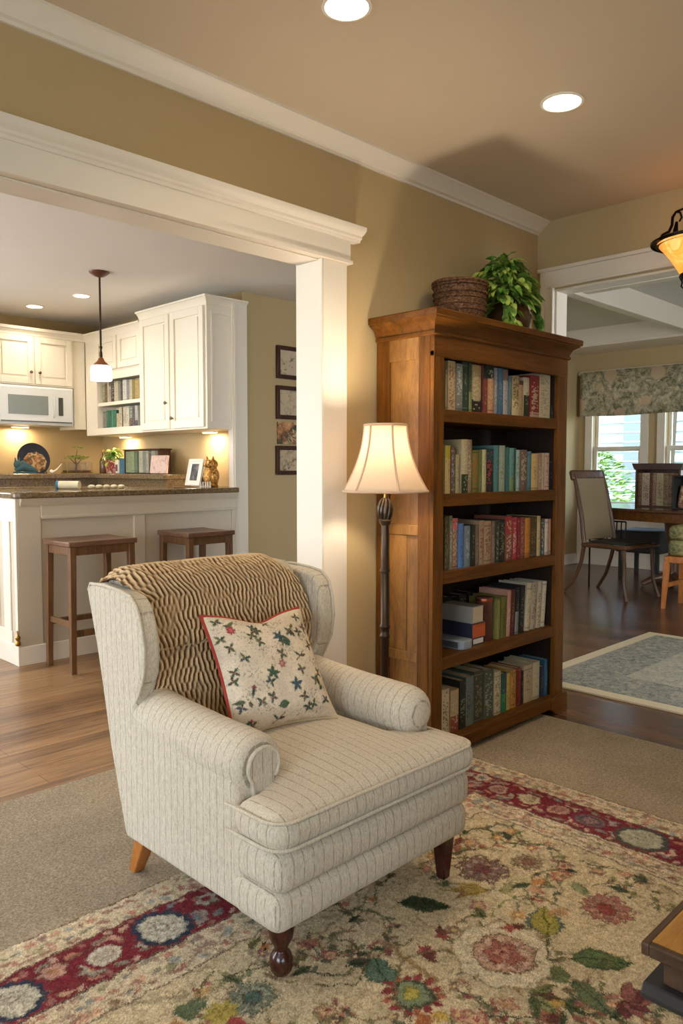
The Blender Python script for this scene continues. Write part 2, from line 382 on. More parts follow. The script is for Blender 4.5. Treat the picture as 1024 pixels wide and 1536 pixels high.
t=NT('valance_floral'); v=t.mapping(); n=t.noise(v,4,6,.75,1.8); n2=t.noise(v,15,6,.8,1.0)
vo=t.node('ShaderNodeTexVoronoi'); vo.inputs['Scale'].default_value=2.6; t.link(v,vo.inputs['Vector'])
a=t.ramp(t.math('ADD',t.math('MULTIPLY',n,.45),t.math('MULTIPLY',n2,.55)),[(.40,hx('555a48')),(.47,hx('8f8b72')),(.54,hx('c2b596')),(.62,hx('ddcfb4'))])
t.base(t.mix(t.ramp_f(vo.outputs['Distance'],.26,.22),a,hx('cdb596'))); M['valance']=t.out(.9,0,.1)
t=NT('rug_blue'); v=t.mapping(); n=t.noise(v,22,6,.8,1.0); n2=t.noise(v,160,3,.8); 
t.base(t.ramp(t.math('ADD',t.math('MULTIPLY',n,.6),t.math('MULTIPLY',n2,.4)),[(.38,hx('5a6468')),(.48,hx('8c8f88')),(.58,hx('bcb29c'))])); t.bump(n2,.4,.005); M['rugblue']=t.out(.95,0,.05)
t=NT('rug_blue_field'); v=t.mapping(); n=t.noise(v,16,6,.8,1.5); n2=t.noise(v,160,3,.8)
t.base(t.ramp(t.math('ADD',t.math('MULTIPLY',n,.6),t.math('MULTIPLY',n2,.4)),[(.36,hx('7c8584')),(.48,hx('a9a79a')),(.58,hx('cabfa8'))])); t.bump(n2,.4,.005); M['rugfield']=t.out(.95,0,.05)
M['rugedge']=paint('rug_cream_binding','d5c6a5',.95,.1)
def motif(name,bg,cols,scale,thr=(.5,.6)):
    t=NT(name); v=t.mapping(); n=t.noise(v,scale,5,.7,1); n2=t.noise(v,scale*.6,4,.6,.5)
    c=t.ramp(n2,[(.4,hx(cols[0])),(.5,hx(cols[1])),(.62,hx(cols[2]))]); t.base(t.mix(t.ramp_f(n,*thr),hx(bg),c)); return t.out(.7)
M['print']=motif('picture_print','c9b596',('6d5a3f','7c6f57','a08a66'),22); M['print2']=motif('picture_print_floral','c8a97c',('33402a','8a5a34','c78c5a'),14,(.42,.5))
M['frame']=wood('frame_wood','2a140c','4a2a1c',(5,5,5),.35,2); M['tapestry']=motif('green_tapestry','8d8858',('3a3a20','5d5a34','a89a66'),14,(.4,.55))
for k,h,r in (('steelw','dfe2e4',.25),('greyglass','868f8f',.15),('darkgrey','4f5052',.4),('teal','3c5a5e',.4),('redbox','9a2a28',.5),('bluebox','3a7a9c',.5),('pinkish','c9a796',.6),('whitep','e6e0d4',.5),('cushion','31302c',.7),('cream','d9cfae',.5),('chseat','8d7c5e',.6),('house','cfd6da',.8),('hedge','5f7a4c',.9),('grass','6a8052',.9),('trunk','6b5a48',.9),('stone','a99a83',.5)): M[k]=paint(k+'_paint',h,r,.08)
# pane and window glass as thin sheets
for k in ('pane','glass'):
    t=M[k].node_tree; tb=t.nodes.new('ShaderNodeBsdfTransparent'); tb.inputs[0].default_value=(.97,.98,1,1); gl=t.nodes.new('ShaderNodeBsdfGlossy'); gl.inputs['Roughness'].default_value=.03
    mx=t.nodes.new('ShaderNodeMixShader'); mx.inputs[0].default_value=.06; t.links.new(tb.outputs[0],mx.inputs[1]); t.links.new(gl.outputs[0],mx.inputs[2])
    t.links.new(mx.outputs[0],t.nodes['Material Output'].inputs[0])
CW=2.38; CT=2.51; XB=3.96; XB2=4.06; HC=2.68; KC=2.73; XL=-2.6; YR=-2.8; XW=9.6; YK=7.45; YD=5.1; HD=3.0
def S(name,mb,m,parent=None,**k):
    o=mb.build(name,m,parent,**k)
    if not parent: o['kind']='structure'
    return o
# ---- shell
S('floor',MB().box(XL,3.5,YR,YK,-.1,0),M['floor'],smooth=0)
S('floor_dining',MB().box(3.5,XW+.2,YR,YK,-.1,0),M['dfloor'],smooth=0)
S('floor_carpet',MB().prism([(XL,YR),(3.54,YR),(3.54,CW-.005),(2.235,CW-.005),(2.235,2.975),(XL,2.975)],'z',0,.01),M['carpet'],smooth=0)
S('ceiling',MB().box(XL,XB,YR,CW,HC,HC+.2),M['ceil'],smooth=0)
M['kceil']=paint('kitchen_ceiling_paint','e4dfd8',.8)
S('ceiling_kitchen',MB().box(XL,XB2,CT,YK,KC,KC+.3).box(XB2,4.9,2.85,YD,KC,KC+.3),M['kceil'],smooth=0)
S('ceiling_dining',MB().box(XB2,XW,YR,YD,HD,HD+.1),M['dceil'],smooth=0)
m=MB(); m.box(2.25,XB2,CW,CT,0,HD); m.box(-.4,2.25,CW,CT,2.165,HD); m.box(XL,-.4,CW,CT,0,HD); S('wall_left',m,M['wall'],smooth=0)
m=MB(); m.box(XB,XB2,2.26,CW,0,HD); m.box(XB,XB2,1.0,2.26,2.29,HD); m.box(XB,XB2,YR,1.0,0,HD); S('wall_right',m,M['wall'],smooth=0)  # doorway's unseen near edge placed to keep dining fill off the bookcase
m=MB(); m.box(XL,-1.9,YR-.12,YR,0,HC).box(.3,XB,YR-.12,YR,0,HC).box(-1.9,.3,YR-.12,YR,0,.8).box(-1.9,.3,YR-.12,YR,2.2,HC); S('wall_front',m,M['wall'],smooth=0)
m=MB(); m.box(XL-.12,XL,YR,-1.0,0,KC).box(XL-.12,XL,1.2,3.2,0,KC).box(XL-.12,XL,5.6,YK,0,KC).box(XL-.12,XL,-1.0,1.2,0,.7).box(XL-.12,XL,-1.0,1.2,2.2,KC).box(XL-.12,XL,3.2,5.6,0,.5).box(XL-.12,XL,3.2,5.6,2.3,KC); S('wall_rear',m,M['wall'],smooth=0)
S('wall_kitchen_back',MB().box(1.3,3.95,YK,YK+.12,0,KC).box(XL,-1.9,YK,YK+.12,0,KC).box(-1.9,1.3,YK,YK+.12,0,1.15).box(-1.9,1.3,YK,YK+.12,2.3,KC),M['wall'],smooth=0)  # unseen opening added to let in the kitchen fill light
m=MB(); m.box(3.95,XW,YD,YD+.12,0,HD).box(3.95,4.07,YD+.12,YK,0,KC); S('wall_back',m,M['wall'],smooth=0)
# window wall of the dining room
Z0,Z1=.80,2.40; wy=[(5.02-.16,4.25),(3.94,3.28),(2.98,2.3)]; wy[0]=(4.90,4.25)
m=MB(); ys=[YD]+[v for p in wy for v in p]+[YR]
for i in range(0,len(ys),2): m.box(XW,XW+.14,ys[i+1],ys[i],0,HD)
for a,b in wy: m.box(XW,XW+.14,b,a,0,Z0).box(XW,XW+.14,b,a,Z1,HD)
S('wall_window_side',m,M['wall'],smooth=0)
S('wall_dining_front',MB().box(XB2,4.4,YR-.12,YR,0,HD).box(6.2,XW,YR-.12,YR,0,HD).box(4.4,6.2,YR-.12,YR,0,.6).box(4.4,6.2,YR-.12,YR,2.5,HD),M['wall'],smooth=0)  # unseen wall; its opening is added for the dining fill light
for i,(a,b) in enumerate(wy):
    w=MB(); w.box(XW-.03,XW,b-.10,b,Z0-.02,Z1+.1).box(XW-.03,XW,a,a+.10,Z0-.02,Z1+.1).box(XW-.03,XW,b-.1,a+.1,Z1,Z1+.12)
    fr=w.build('window_%d'%(i+1),M['white'],bevel=.006); fr['kind']='structure'
    zm=1.53
    s=MB()
    for (z0,z1,x) in ((zm-.03,Z1,XW+.07),(Z0,zm+.03,XW+.03)):
        t_=.045; s.box(x,x+.035,b,b+t_,z0,z1).box(x,x+.035,a-t_,a,z0,z1).box(x,x+.035,b,a,z0,z0+t_).box(x,x+.035,b,a,z1-t_,z1)
    s.build('sash',M['white'],fr,bevel=.004)
    MB().box(XW-.06,XW+.03,b-.12,a+.12,Z0-.045,Z0).build('window_sill',M['white'],fr,bevel=.008)
    p=MB(); p.box(XW+.085,XW+.089,b+.04,a-.04,zm,Z1-.04).box(XW+.045,XW+.049,b+.04,a-.04,Z0+.04,zm); p.build('pane',M['pane'],fr,smooth=0)
def winframe(name,x0,x1,y0,y1,z0,z1,ax):
    g=MB(); t_=.07
    if ax=='x':
        g.box(x0,x1,y0,y0+t_,z0,z1).box(x0,x1,y1-t_,y1,z0,z1).box(x0,x1,y0,y1,z0,z0+t_).box(x0,x1,y0,y1,z1-t_,z1).box(x0,x1,(y0+y1)/2-.03,(y0+y1)/2+.03,z0,z1)
    else:
        g.box(x0,x0+t_,y0,y1,z0,z1).box(x1-t_,x1,y0,y1,z0,z1).box(x0,x1,y0,y1,z0,z0+t_).box(x0,x1,y0,y1,z1-t_,z1).box((x0+x1)/2-.03,(x0+x1)/2+.03,y0,y1,z0,z1)
    return S(name,g,M['white'],bevel=.004)
winframe('window_4',XL-.10,XL-.04,-1.0,1.2,.7,2.2,'x'); winframe('window_5',XL-.10,XL-.04,3.2,5.6,.5,2.3,'x'); winframe('window_6',-1.9,.3,YR-.1,YR-.04,.8,2.2,'y')
winframe('window_7',4.4,6.2,YR-.1,YR-.04,.6,2.5,'y')  # unseen window, added to brighten the dining room
winframe('window_8',-1.9,1.3,YK+.04,YK+.1,1.15,2.3,'y')  # unseen window, added to brighten the kitchen ceiling
# crown moulding of the living room (run along a wall, thickness goes to -y)
def crown(mb,ax,a0,a1,w,zc,sg,p=.078,d=.070):
    pr=[(0,0),(p,0),(p,-.010),(p*.86,-.014),(p*.72,-.026),(p*.42,-.038),(p*.30,-.054),(p*.12,-.058),(p*.12,-d),(0,-d)]
    mb.prism([(w+sg*u,zc+q) for u,q in pr],ax,a0,a1)
m=MB(); crown(m,'x',XL,XB,CW,HC,-1); S('trim_1',m,M['white'])
# header and casing of the wide opening
m=MB(); hz=2.165
m.box(-.55,2.405,CW-.030,CW,hz+.012,2.275)                # frieze board
m.box(-.56,2.412,CW-.038,CW,hz,hz+.013)
pr=[(0,2.262),(.038,2.262),(.042,2.272),(.050,2.276),(.052,2.286),(.070,2.296),(.078,2.304),(.080,2.318),(.0,2.318)]
m.prism([(CW-u,z) for u,z in pr],'x',-.6,2.455)
S('trim_3',m,M['white'])
m=MB(); m.box(2.25,2.392,CW-.022,CW,.0,hz).box(2.243,2.25,CW-.022,CT+.01,0,hz).box(-.4,2.25,CW,CT,hz-.006,hz); S('trim_4',m,M['white'],bevel=.003)
m=MB(); m.box(-.4,-.39,CW,CT,0,hz).box(-.54,-.4,CW-.022,CW,0,hz); S('trim_5',m,M['white'])
# casing of the doorway to the dining room
m=MB(); x=XB
m.box(x-.02,x,2.262,2.345,0,2.41).box(x-.028,x-.018,2.318,2.345,0,2.41).box(x-.03,x-.018,2.262,2.274,0,2.3)
m.box(x-.02,x,.9,2.345,2.30,2.41).box(x-.034,x-.018,.9,2.36,2.392,2.412).box(x-.027,x-.018,.9,2.30,2.30,2.312)
m.box(x-.005,XB2+.01,2.25,2.262,0,2.29).box(x-.005,XB2+.01,1.0,2.262,2.28,2.292).box(x-.02,x,.9,1.0,0,2.3).box(x-.005,XB2+.01,1.0,1.01,0,2.29)
S('trim_6',m,M['white'],bevel=.003)
def bb(name,*boxes):
    m=MB()
    for b in boxes: m.box(*b)
    S(name,m,M['white'],bevel=.004)
bb('baseboard_left',(2.392,XB,CW-.014,CW,.0,.13))
bb('baseboard_back',(3.95,XW,YD-.016,YD,0,.14))
bb('baseboard_window_side',(XW-.016,XW,YR,YD-.016,0,.15))
bb('baseboard_rear',(XL,XL+.015,YR,YK,0,.13)); bb('baseboard_front',(XL,XB,YR,YR+.015,0,.13))
# wainscot panels below the dining windows
m=MB()
for a in (4.9,4.0,3.1,2.2,1.3):
    y1=a; y0=a-.78; m.box(XW-.018,XW,y0,y0+.05,.2,.72).box(XW-.018,XW,y1-.05,y1,.2,.72).box(XW-.018,XW,y0,y1,.2,.25).box(XW-.018,XW,y0,y1,.67,.72)
m.box(XW-.012,XW,YR,YD,.0,.755); S('trim_7',m,M['white'],bevel=.003)
# coffer beams
m=MB(); bz=2.78
m.box(XW-.62,XW,YR,YD,bz,HD).box(XB2,XB2+.12,YR,2.85,bz,HD)
m.box(XB2,XW-.62,3.34,3.44,bz,HD).box(XB2,XW-.62,.9,1.0,bz,HD).box(6.3,6.4,YR,3.34,bz+.03,HD)
S('trim_8',m,M['white'],bevel=.004)
m=MB(); m.box(XW-.635,XW-.62,YR,YD,bz+.03,HD); S('trim_9',m,M['white'])
m=MB(); m.box(XW-.05,XW,YR,YD-.0,2.50,2.555); S('trim_10',m,M['white'],bevel=.01)

# ---------------------------------------------------------------- recessed lights
def downlight(x,y,z,r,label,power,m=M['puck'],group='recessed ceiling lights',spot=2.5):
    t=thing('ceiling_light',(x,y,z),label,'ceiling light',group)
    MB().lathe([(r*.98,z-.001),(r*1.14,z-.001),(r*1.16,z-.006),(r*1.0,z-.008),(r*.98,z-.004)],x,y,40,caps=False).build('trim_ring',M['ring'],t)
    MB().lathe([(1e-4,z-.0045),(r*.99,z-.004)],x,y,40,caps=False).build('lens',m,t)
    L=bpy.data.lights.new('downlight','SPOT'); L.energy=power; L.color=(1,.83,.62); L.spot_size=spot; L.spot_blend=.9; L.shadow_soft_size=r
    o=bpy.data.objects.new('downlight_lamp',L); COL.objects.link(o); o.location=(x,y,z-.03)
downlight(1.707,1.685,HC,.066,'round recessed ceiling light at the top edge, above the armchair side',P_LIV)
downlight(2.716,1.536,HC,.070,'round recessed ceiling light nearest the hanging lantern and bookcase',P_LIV)
downlight(3.094,6.168,KC,.062,'recessed kitchen ceiling light just left of the pendant rod',P_KIT)
downlight(3.0,6.87,KC,.066,'leftmost recessed kitchen ceiling light, above the microwave',P_KIT)
for x,y in ((-.6,1.7),(-.6,-.6),(1.7,-.6)):
    L=bpy.data.lights.new('rear_downlight','SPOT'); L.energy=P_LIV; L.color=(1,.83,.62); L.spot_size=2.5; L.spot_blend=.9; L.shadow_soft_size=.07
    o=bpy.data.objects.new('rear_downlight',L); COL.objects.link(o); o.location=(x,y,HC-.03)
for x,y in ((1.2,6.2),(1.4,4.0),(-.6,5.2)):
    L=bpy.data.lights.new('kitchen_downlight','SPOT'); L.energy=P_KIT; L.color=(1,.85,.66); L.spot_size=2.5; L.spot_blend=.9; L.shadow_soft_size=.07
    o=bpy.data.objects.new('kitchen_downlight',L); COL.objects.link(o); o.location=(x,y,KC-.03)

# ---------------------------------------------------------------- patterned rug (2-D pattern woven on a dense grid)
class Canvas:
    def __init__(s,xs,ys,bg,seed=1):
        s.xs,s.ys=xs,ys; s.X,s.Y=np.meshgrid(xs,ys,indexing='ij'); s.rng=np.random.default_rng(seed)
        s.C=np.empty(s.X.shape+(3,)); s.C[:]=hx(bg,False)
    def win(s,x,y,R):
        i0,i1=np.searchsorted(s.xs,[x-R,x+R]); j0,j1=np.searchsorted(s.ys,[y-R,y+R])
        return slice(i0,i1),slice(j0,j1)
    def put(s,w,mask,col,a=1.):
        if mask.size==0: return
        k=np.clip(mask,0,1)[...,None]*a; s.C[w]=s.C[w]*(1-k)+np.array(hx(col,False))*k
    def blob(s,x,y,r,col,asp=1,rot=0,petals=0,amp=.15,a=1.,ring=None,soft=.004):
        w=s.win(x,y,r*max(1,asp)*1.5); dx=s.X[w]-x; dy=s.Y[w]-y; c,q=math.cos(rot),math.sin(rot)
        u=(dx*c+dy*q)/asp; v=-dx*q+dy*c; d=np.hypot(u,v); th=np.arctan2(v,u); R=r*(1+amp*np.cos(petals*th)) if petals else r
        mk=(R-d)/soft+.5
        if ring: mk=np.minimum(mk,(d-(R-ring))/soft+.5)
        s.put(w,mk,col,a)
    def leaf(s,x,y,L,W,rot,col,edge=None,vein=None,serr=0,a=1.):
        w=s.win(x,y,L*1.1); dx=s.X[w]-x; dy=s.Y[w]-y; c,q=math.cos(rot),math.sin(rot); u=(dx*c+dy*q)/L; v=-dx*q+dy*c
        uu=np.clip(u,0,1); half=W*np.sin(PI*uu**.8)*(1+serr*np.abs(np.sin(uu*22))); inside=(u>0)&(u<1)
        mk=np.where(inside,(half-np.abs(v))/.004+.5,0); s.put(w,mk,edge or col,a)
        if edge: s.put(w,np.where(inside,(half*.74-np.abs(v))/.004+.5,0),col,a)
        if vein:
            s.put(w,np.where(inside,(.0022-np.abs(v))/.002+.5,0),vein,a)
            k=np.abs(((u*L-np.abs(v)*.8)/(L/7))%1-.5); s.put(w,np.where(inside&(np.abs(v)<half*.8),(.07-k)/.05,0),vein,a*.6)
    def line(s,pts,wd,col,a=1.):
        for (x0,y0),(x1,y1) in zip(pts[:-1],pts[1:]):
            R=math.hypot(x1-x0,y1-y0)/2+wd*3; w=s.win((x0+x1)/2,(y0+y1)/2,R); px=s.X[w]-x0; py=s.Y[w]-y0
            dx,dy=x1-x0,y1-y0; L2=dx*dx+dy*dy+1e-9; h=np.clip((px*dx+py*dy)/L2,0,1); d=np.hypot(px-h*dx,py-h*dy)
            s.put(w,(wd-d)/.002+.5,col,a)
    def curve(s,p,wd,col,a=1.,n=12):
        P=[]; p=[np.array(q,float) for q in p]
        for i in range(len(p)-1):
            p0=p[max(0,i-1)];p1=p[i];p2=p[i+1];p3=p[min(len(p)-1,i+2)]
            for k in range(n):
                t=k/n; P.append(tuple(.5*((2*p1)+(-p0+p2)*t+(2*p0-5*p1+4*p2-p3)*t*t+(-p0+3*p1-3*p2+p3)*t**3)))
        P.append(tuple(p[-1])); s.line(P,wd,col,a)
    def stroke_noise(s,f,amp,seed=0):
        r=np.random.default_rng(seed); n,m=s.X.shape; return 1+amp*(r.random((n,m))-.5)
def vnoise(n,m,cell,seed):
    r=np.random.default_rng(seed); a=max(2,int(n/cell)+2); b=max(2,int(m/cell)+2); g=r.random((a,b))
    x=np.linspace(0,a-1.001,n); y=np.linspace(0,b-1.001,m); i=x.astype(int); j=y.astype(int); fx=(x-i)[:,None]; fy=(y-j)[None]
    fx=fx*fx*(3-2*fx); fy=fy*fy*(3-2*fy)
    return g[i][:,j]*(1-fx)*(1-fy)+g[i+1][:,j]*fx*(1-fy)+g[i][:,j+1]*(1-fx)*fy+g[i+1][:,j+1]*fx*fy
RX0,RX1,RY0,RY1=-.5,2.775,-.9,2.035
xs=np.concatenate([np.arange(RX0,.6,.02),np.arange(.6,RX1+.001,.0028)]); ys=np.concatenate([np.arange(RY0,.4,.02),np.arange(.4,RY1+.001,.0028)])
c=Canvas(xs,ys,'cab486'); rr=random.Random(11)
# distance inwards from the two visible edges (and their opposites)
D=np.minimum(np.minimum(RX1-c.X,RY1-c.Y),np.minimum(c.X-RX0,c.Y-RY0))
def dband(d0,d1,col,a=1.): c.put((slice(None),slice(None)),np.minimum((D-d0)/.004+.5,(d1-D)/.004+.5),col,a)
FLD=.425
# field of small flowers, sprigs and vines
def inside(x,y,m=0): return RX0+FLD+m<x<RX1-FLD-m and RY0+FLD+m<y<RY1-FLD-m
palL=['59603a','6b6a3c','4b5a40','7d7a45','3f4a38','6e5a3a']; palF=['8c3a34','a65a4a','b8765a','6d4a44','8a6a50','c98a3a','7c5560']
big=[(1.685,1.083,.15),(1.396,1.153,.10),(2.008,1.374,.09),(2.145,1.295,.07),(2.078,.993,.10),(1.114,1.42,.08),(1.9,.88,.13),(1.72,1.38,.12)]
far=lambda x,y,r: all(math.hypot(x-a,y-b)>q+r for a,b,q in big)
for k in range(520):
    x,y=rr.uniform(.5,RX1-FLD),rr.uniform(.2,RY1-FLD)
    if not inside(x,y,.03): continue
    a0=rr.uniform(0,2*PI); p=[(x,y)]
    for q in range(3): a0+=rr.uniform(-.9,.9); p.append((p[-1][0]+math.cos(a0)*.055,p[-1][1]+math.sin(a0)*.055))
    if not all(inside(*q,.01) and far(*q,0) for q in p): continue
    col=rr.choice(palL+['8a7048','9a8a5a']); c.curve(p,.0028,col,.85)
    for q in p[1:]:
        for e in (-1,1):
            if rr.random()<.75: c.leaf(q[0],q[1],rr.uniform(.02,.045),rr.uniform(.005,.010),a0+e*rr.uniform(.5,1.2),rr.choice(palL+palF[:2]),a=.85)
    if rr.random()<.5: c.blob(p[-1][0],p[-1][1],rr.uniform(.010,.02),rr.choice(palF),petals=rr.choice((5,6)),amp=.25,a=.85); c.blob(p[-1][0],p[-1][1],.006,'d8b96a')
for k in range(300):
    x,y=rr.uniform(.5,RX1-FLD),rr.uniform(.25,RY1-FLD)
    if not inside(x,y,.03) or not far(x,y,.03): continue
    r=rr.uniform(.012,.030)
    if rr.random()<.5:
        c.blob(x,y,r,rr.choice(palF),petals=rr.choice((5,6,8)),amp=.22,a=.85); c.blob(x,y,r*.65,rr.choice(['c9a070','d2a98a','a8704f']),petals=5,amp=.2); c.blob(x,y,r*.28,rr.choice(palF+['c9a02c']))
    else:
        c.leaf(x,y,r*2.4,r*.55,rr.uniform(0,6.28),rr.choice(palL+['b8702c','8c3a34']),vein='2f3524',serr=.2)
def rosette(x,y,R,cols,n=8):
    c.blob(x,y,R*1.12,cols[3],petals=n*2,amp=.10,ring=R*.16,a=.8)
    c.blob(x,y,R,cols[0],petals=n,amp=.10)
    for k in range(n):
        a0=2*PI*k/n+.2; c.blob(x+math.cos(a0)*R*.62,y+math.sin(a0)*R*.62,R*.24,cols[1],a=.9); c.blob(x+math.cos(a0)*R*.62,y+math.sin(a0)*R*.62,R*.24,cols[3],ring=.004,a=.7)
    for k in range(6):
        a0=2*PI*k/6; c.blob(x+math.cos(a0)*R*.28,y+math.sin(a0)*R*.28,R*.17,cols[2]); 
    for k in range(n*2):
        a0=2*PI*k/(n*2); c.line([(x+math.cos(a0)*R*.42,y+math.sin(a0)*R*.42),(x+math.cos(a0)*R*.88,y+math.sin(a0)*R*.88)],.002,'5a3a30',.7)
    c.blob(x,y,R*.42,'5a3a30',petals=6,amp=.15,ring=.004,a=.8); c.blob(x,y,R,'5a3a30',petals=n,amp=.10,ring=.004,a=.75); c.blob(x,y,R*.12,cols[3])
# central pale peony with green fringe
px,py=1.690,1.085
for k in range(26):
    a0=2*PI*k/26+rr.uniform(-.1,.1); c.leaf(px+math.cos(a0)*.105,py+math.sin(a0)*.105,rr.uniform(.03,.07),.010,a0+rr.uniform(-.5,.5),rr.choice(['59603a','75774a','4d5640','8a6f3c']),a=.85)
c.blob(px,py,.136,'d9c79d',petals=9,amp=.05); c.blob(px,py,.137,'7a6440',petals=9,amp=.05,ring=.005,a=.8)
c.blob(px,py,.083,'6a4f38',petals=10,amp=.05); c.blob(px,py,.078,'c89a78',petals=10,amp=.05)
for R,n,col in ((.058,9,'d3ab8c'),(.036,6,'b5654d'),(.016,3,'c98a70')):
    for k in range(n):
        a0=2*PI*k/n; X_=px+math.cos(a0)*R; Y_=py+math.sin(a0)*R; c.blob(X_,Y_,.017,col); c.blob(X_,Y_,.017,'6e3527',ring=.0035,a=.85)
c.blob(px,py,.010,'7c2a26')
# leaves round it
c.curve([(1.76,.99),(1.80,1.02),(1.88,1.075)],.003,'5c5a3a'); c.leaf(1.835,1.045,.150,.050,.56,'a79a2c',edge='5b6659',vein='3f4a22',serr=.18)
c.curve([(1.76,.985),(1.79,.96),(1.815,.94)],.0035,'5c5a3a'); c.leaf(1.80,.955,.165,.042,-.95,'5f7240',edge='4f5d3c',vein='2f3f28',serr=.1)
c.leaf(1.720,.905,.135,.020,-1.9,'66744a',vein='3d4a33',serr=.5); c.leaf(1.70,.955,.06,.03,-.8,'6d7444',serr=.3)
c.leaf(1.675,1.445,.165,.036,-.98,'39462c',edge='4d5a3a',vein='27301f',serr=.1)
c.leaf(1.435,1.315,.125,.035,-2.1,'5c7660',edge='4d5f47',vein='33482f',serr=.3)
c.line([(1.505,1.34),(1.475,1.145)],.010,'a88a58',.9); c.line([(1.505,1.34),(1.475,1.145)],.003,'8a6a40')
c.leaf(2.03,1.22,.075,.016,-.3,'c07c2c',a=.9)
for a0,L in ((2.4,.15),(2.1,.12),(2.75,.13)): c.leaf(1.93,1.29,L,.012,a0,'b39434',vein='7a6a30')
c.leaf(1.93,1.25,.09,.018,.2,'a39a62',edge='6a6a44')
c.blob(2.008,1.374,.078,'5a4438',petals=9,amp=.12,ring=.006)
rosette(2.008,1.374,.068,['8a6c5c','a98a76','7a3f40','4c3a38'],7); rosette(2.145,1.295,.045,['a08560','b59a70','8a5a44','6a5a40'],7)
rosette(2.078,.993,.066,['b5705c','c28a70','9a3f38','7a4a38'],8); c.leaf(2.10,1.07,.07,.018,.9,'8a9060',edge='5a6a4a'); c.leaf(2.0,1.06,.08,.022,2.6,'b08050',a=.8)
fx,fy=1.398,1.155
for k in range(14): a0=2*PI*k/14; c.leaf(fx+math.cos(a0)*.045,fy+math.sin(a0)*.045,.036,.011,a0,rr.choice(['9a3a34','8a2f2e','b0603a']))
c.blob(fx,fy,.052,'4a5038',petals=12,amp=.06); c.blob(fx,fy,.040,'7d8a62',petals=10,amp=.06); c.blob(fx,fy,.022,'b0a030'); c.blob(fx,fy,.022,'6a6a2a',ring=.003)
c.leaf(1.36,1.10,.07,.022,-2.0,'b56a2a'); c.leaf(1.38,1.08,.05,.015,-1.2,'c9a030')
for x,y,col in ((1.586,.885,'a0683a'),(1.64,1.25,'8f3a36'),(1.55,1.24,'8f3a36'),(1.80,1.14,'a84a34'),(1.62,.90,'c29a30')): c.blob(x,y,.02,col,petals=5,amp=.3); c.leaf(x,y,.05,.014,rr.uniform(0,6),'6a3a30')
for k,a0 in enumerate((-.3,-1.0,-1.7,-2.4)): c.leaf(1.60,.95,.08,.016,a0,['7d8048','6b4a34','8a8a50','5f6a40'][k],vein='3f4a2c')
for k in range(6): c.leaf(1.745,.785,.075,.02,-2.6+k*.55,['7a3a38','9a5a4c'][k%2],edge='5a3a34')
rosette(1.114,1.42,.055,['7c8a70','a5aa88','4f6a5c','4a5a4a'],9); c.blob(1.034,1.43,.04,'b09a30',petals=9,amp=.15); c.leaf(1.03,1.40,.06,.02,-1.2,'a8403a'); c.leaf(.94,1.50,.09,.026,-.2,'5d6a48',serr=.3)
c.curve([(1.3,1.05),(1.38,1.2),(1.5,1.25),(1.6,1.2)],.0028,'7a6a48'); c.curve([(1.25,1.35),(1.33,1.28),(1.42,1.33)],.0028,'5c5a3a'); c.curve([(1.80,1.2),(1.9,1.22),(1.98,1.18),(2.0,1.1)],.0028,'7a7a48')
# borders
W=(slice(None),slice(None))
dband(0,FLD,'cdb890'); dband(0,.006,'6a4034'); dband(.115,.121,'5c3a30'); dband(.121,.300,'7b1c28'); dband(.300,.306,'3f3430'); dband(FLD-.006,FLD,'6a5a48'); dband(FLD-.045,FLD-.041,'8a6a50')
def along(side,s): # s metres along edge, returns (x,y) of point at depth d
    return (lambda d:(RX1-d,s)) if side=='r' else (lambda d:(s,RY1-d))
for side,lo,hi in (('r',.15,RY1-.02),('l',.35,RX1-.02)):
    s=lo
    while s<hi:
        P=along(side,s); ang=(PI/2 if side=='r' else 0)
        for d in (.035,.075,.10,.325,.36,.395):
            x,y=P(d+rr.uniform(-.006,.006)); q=rr.random()
            if q<.45: c.blob(x,y,rr.uniform(.008,.016),rr.choice(['b8654e','c98a68','7d8a8a','8a5a58','a89a6a','9a3f3a']),petals=5,amp=.3,a=.75)
            elif q<.85: c.leaf(x,y,.035,.008,ang+rr.uniform(-.4,.4),rr.choice(['5f7076','7a7a50','9a6a58','6a6a60','8f4a40']),a=.75)
        if side=='r' :
            for d in (.025,.055,.085,.32,.345,.375,.40):
                x,y=P(d); c.line([(x,y),(x,y+rr.uniform(.02,.07))],.0022,rr.choice(['8a5a3c','6d5a3a','a8744a']),.7)
        s+=.034
    # red band ornament
    s=lo; k=0
    while s<hi-.12:
        P=along(side,s); x,y=P(.21+ (.03 if k%2 else -.03)); 
        c.blob(x,y,.034,rr.choice(['c9a78a','a8a08a','bb8a72','9a8a80']),petals=6,amp=.12,asp=1.15,rot=ang,a=.92); c.blob(x,y,.034,'5a1820',petals=6,amp=.12,asp=1.15,ring=.004,rot=ang)
        c.blob(x,y,.014,rr.choice(['8a2030','6a7a78','b07a4a']),petals=5,amp=.2)
        for e in (-1,1):
            x2,y2=along(side,s+.04)(.21+e*.058); c.leaf(x2,y2,.05,.011,ang+rr.uniform(-.5,.5),rr.choice(['c09a78','77807c','b5765c','8a8a70']),a=.9)
            x2,y2=along(side,s+.02)(.21+e*.075); c.blob(x2,y2,.010,rr.choice(['c9a78a','a06a5a']),a=.8)
        s+=.078; k+=1
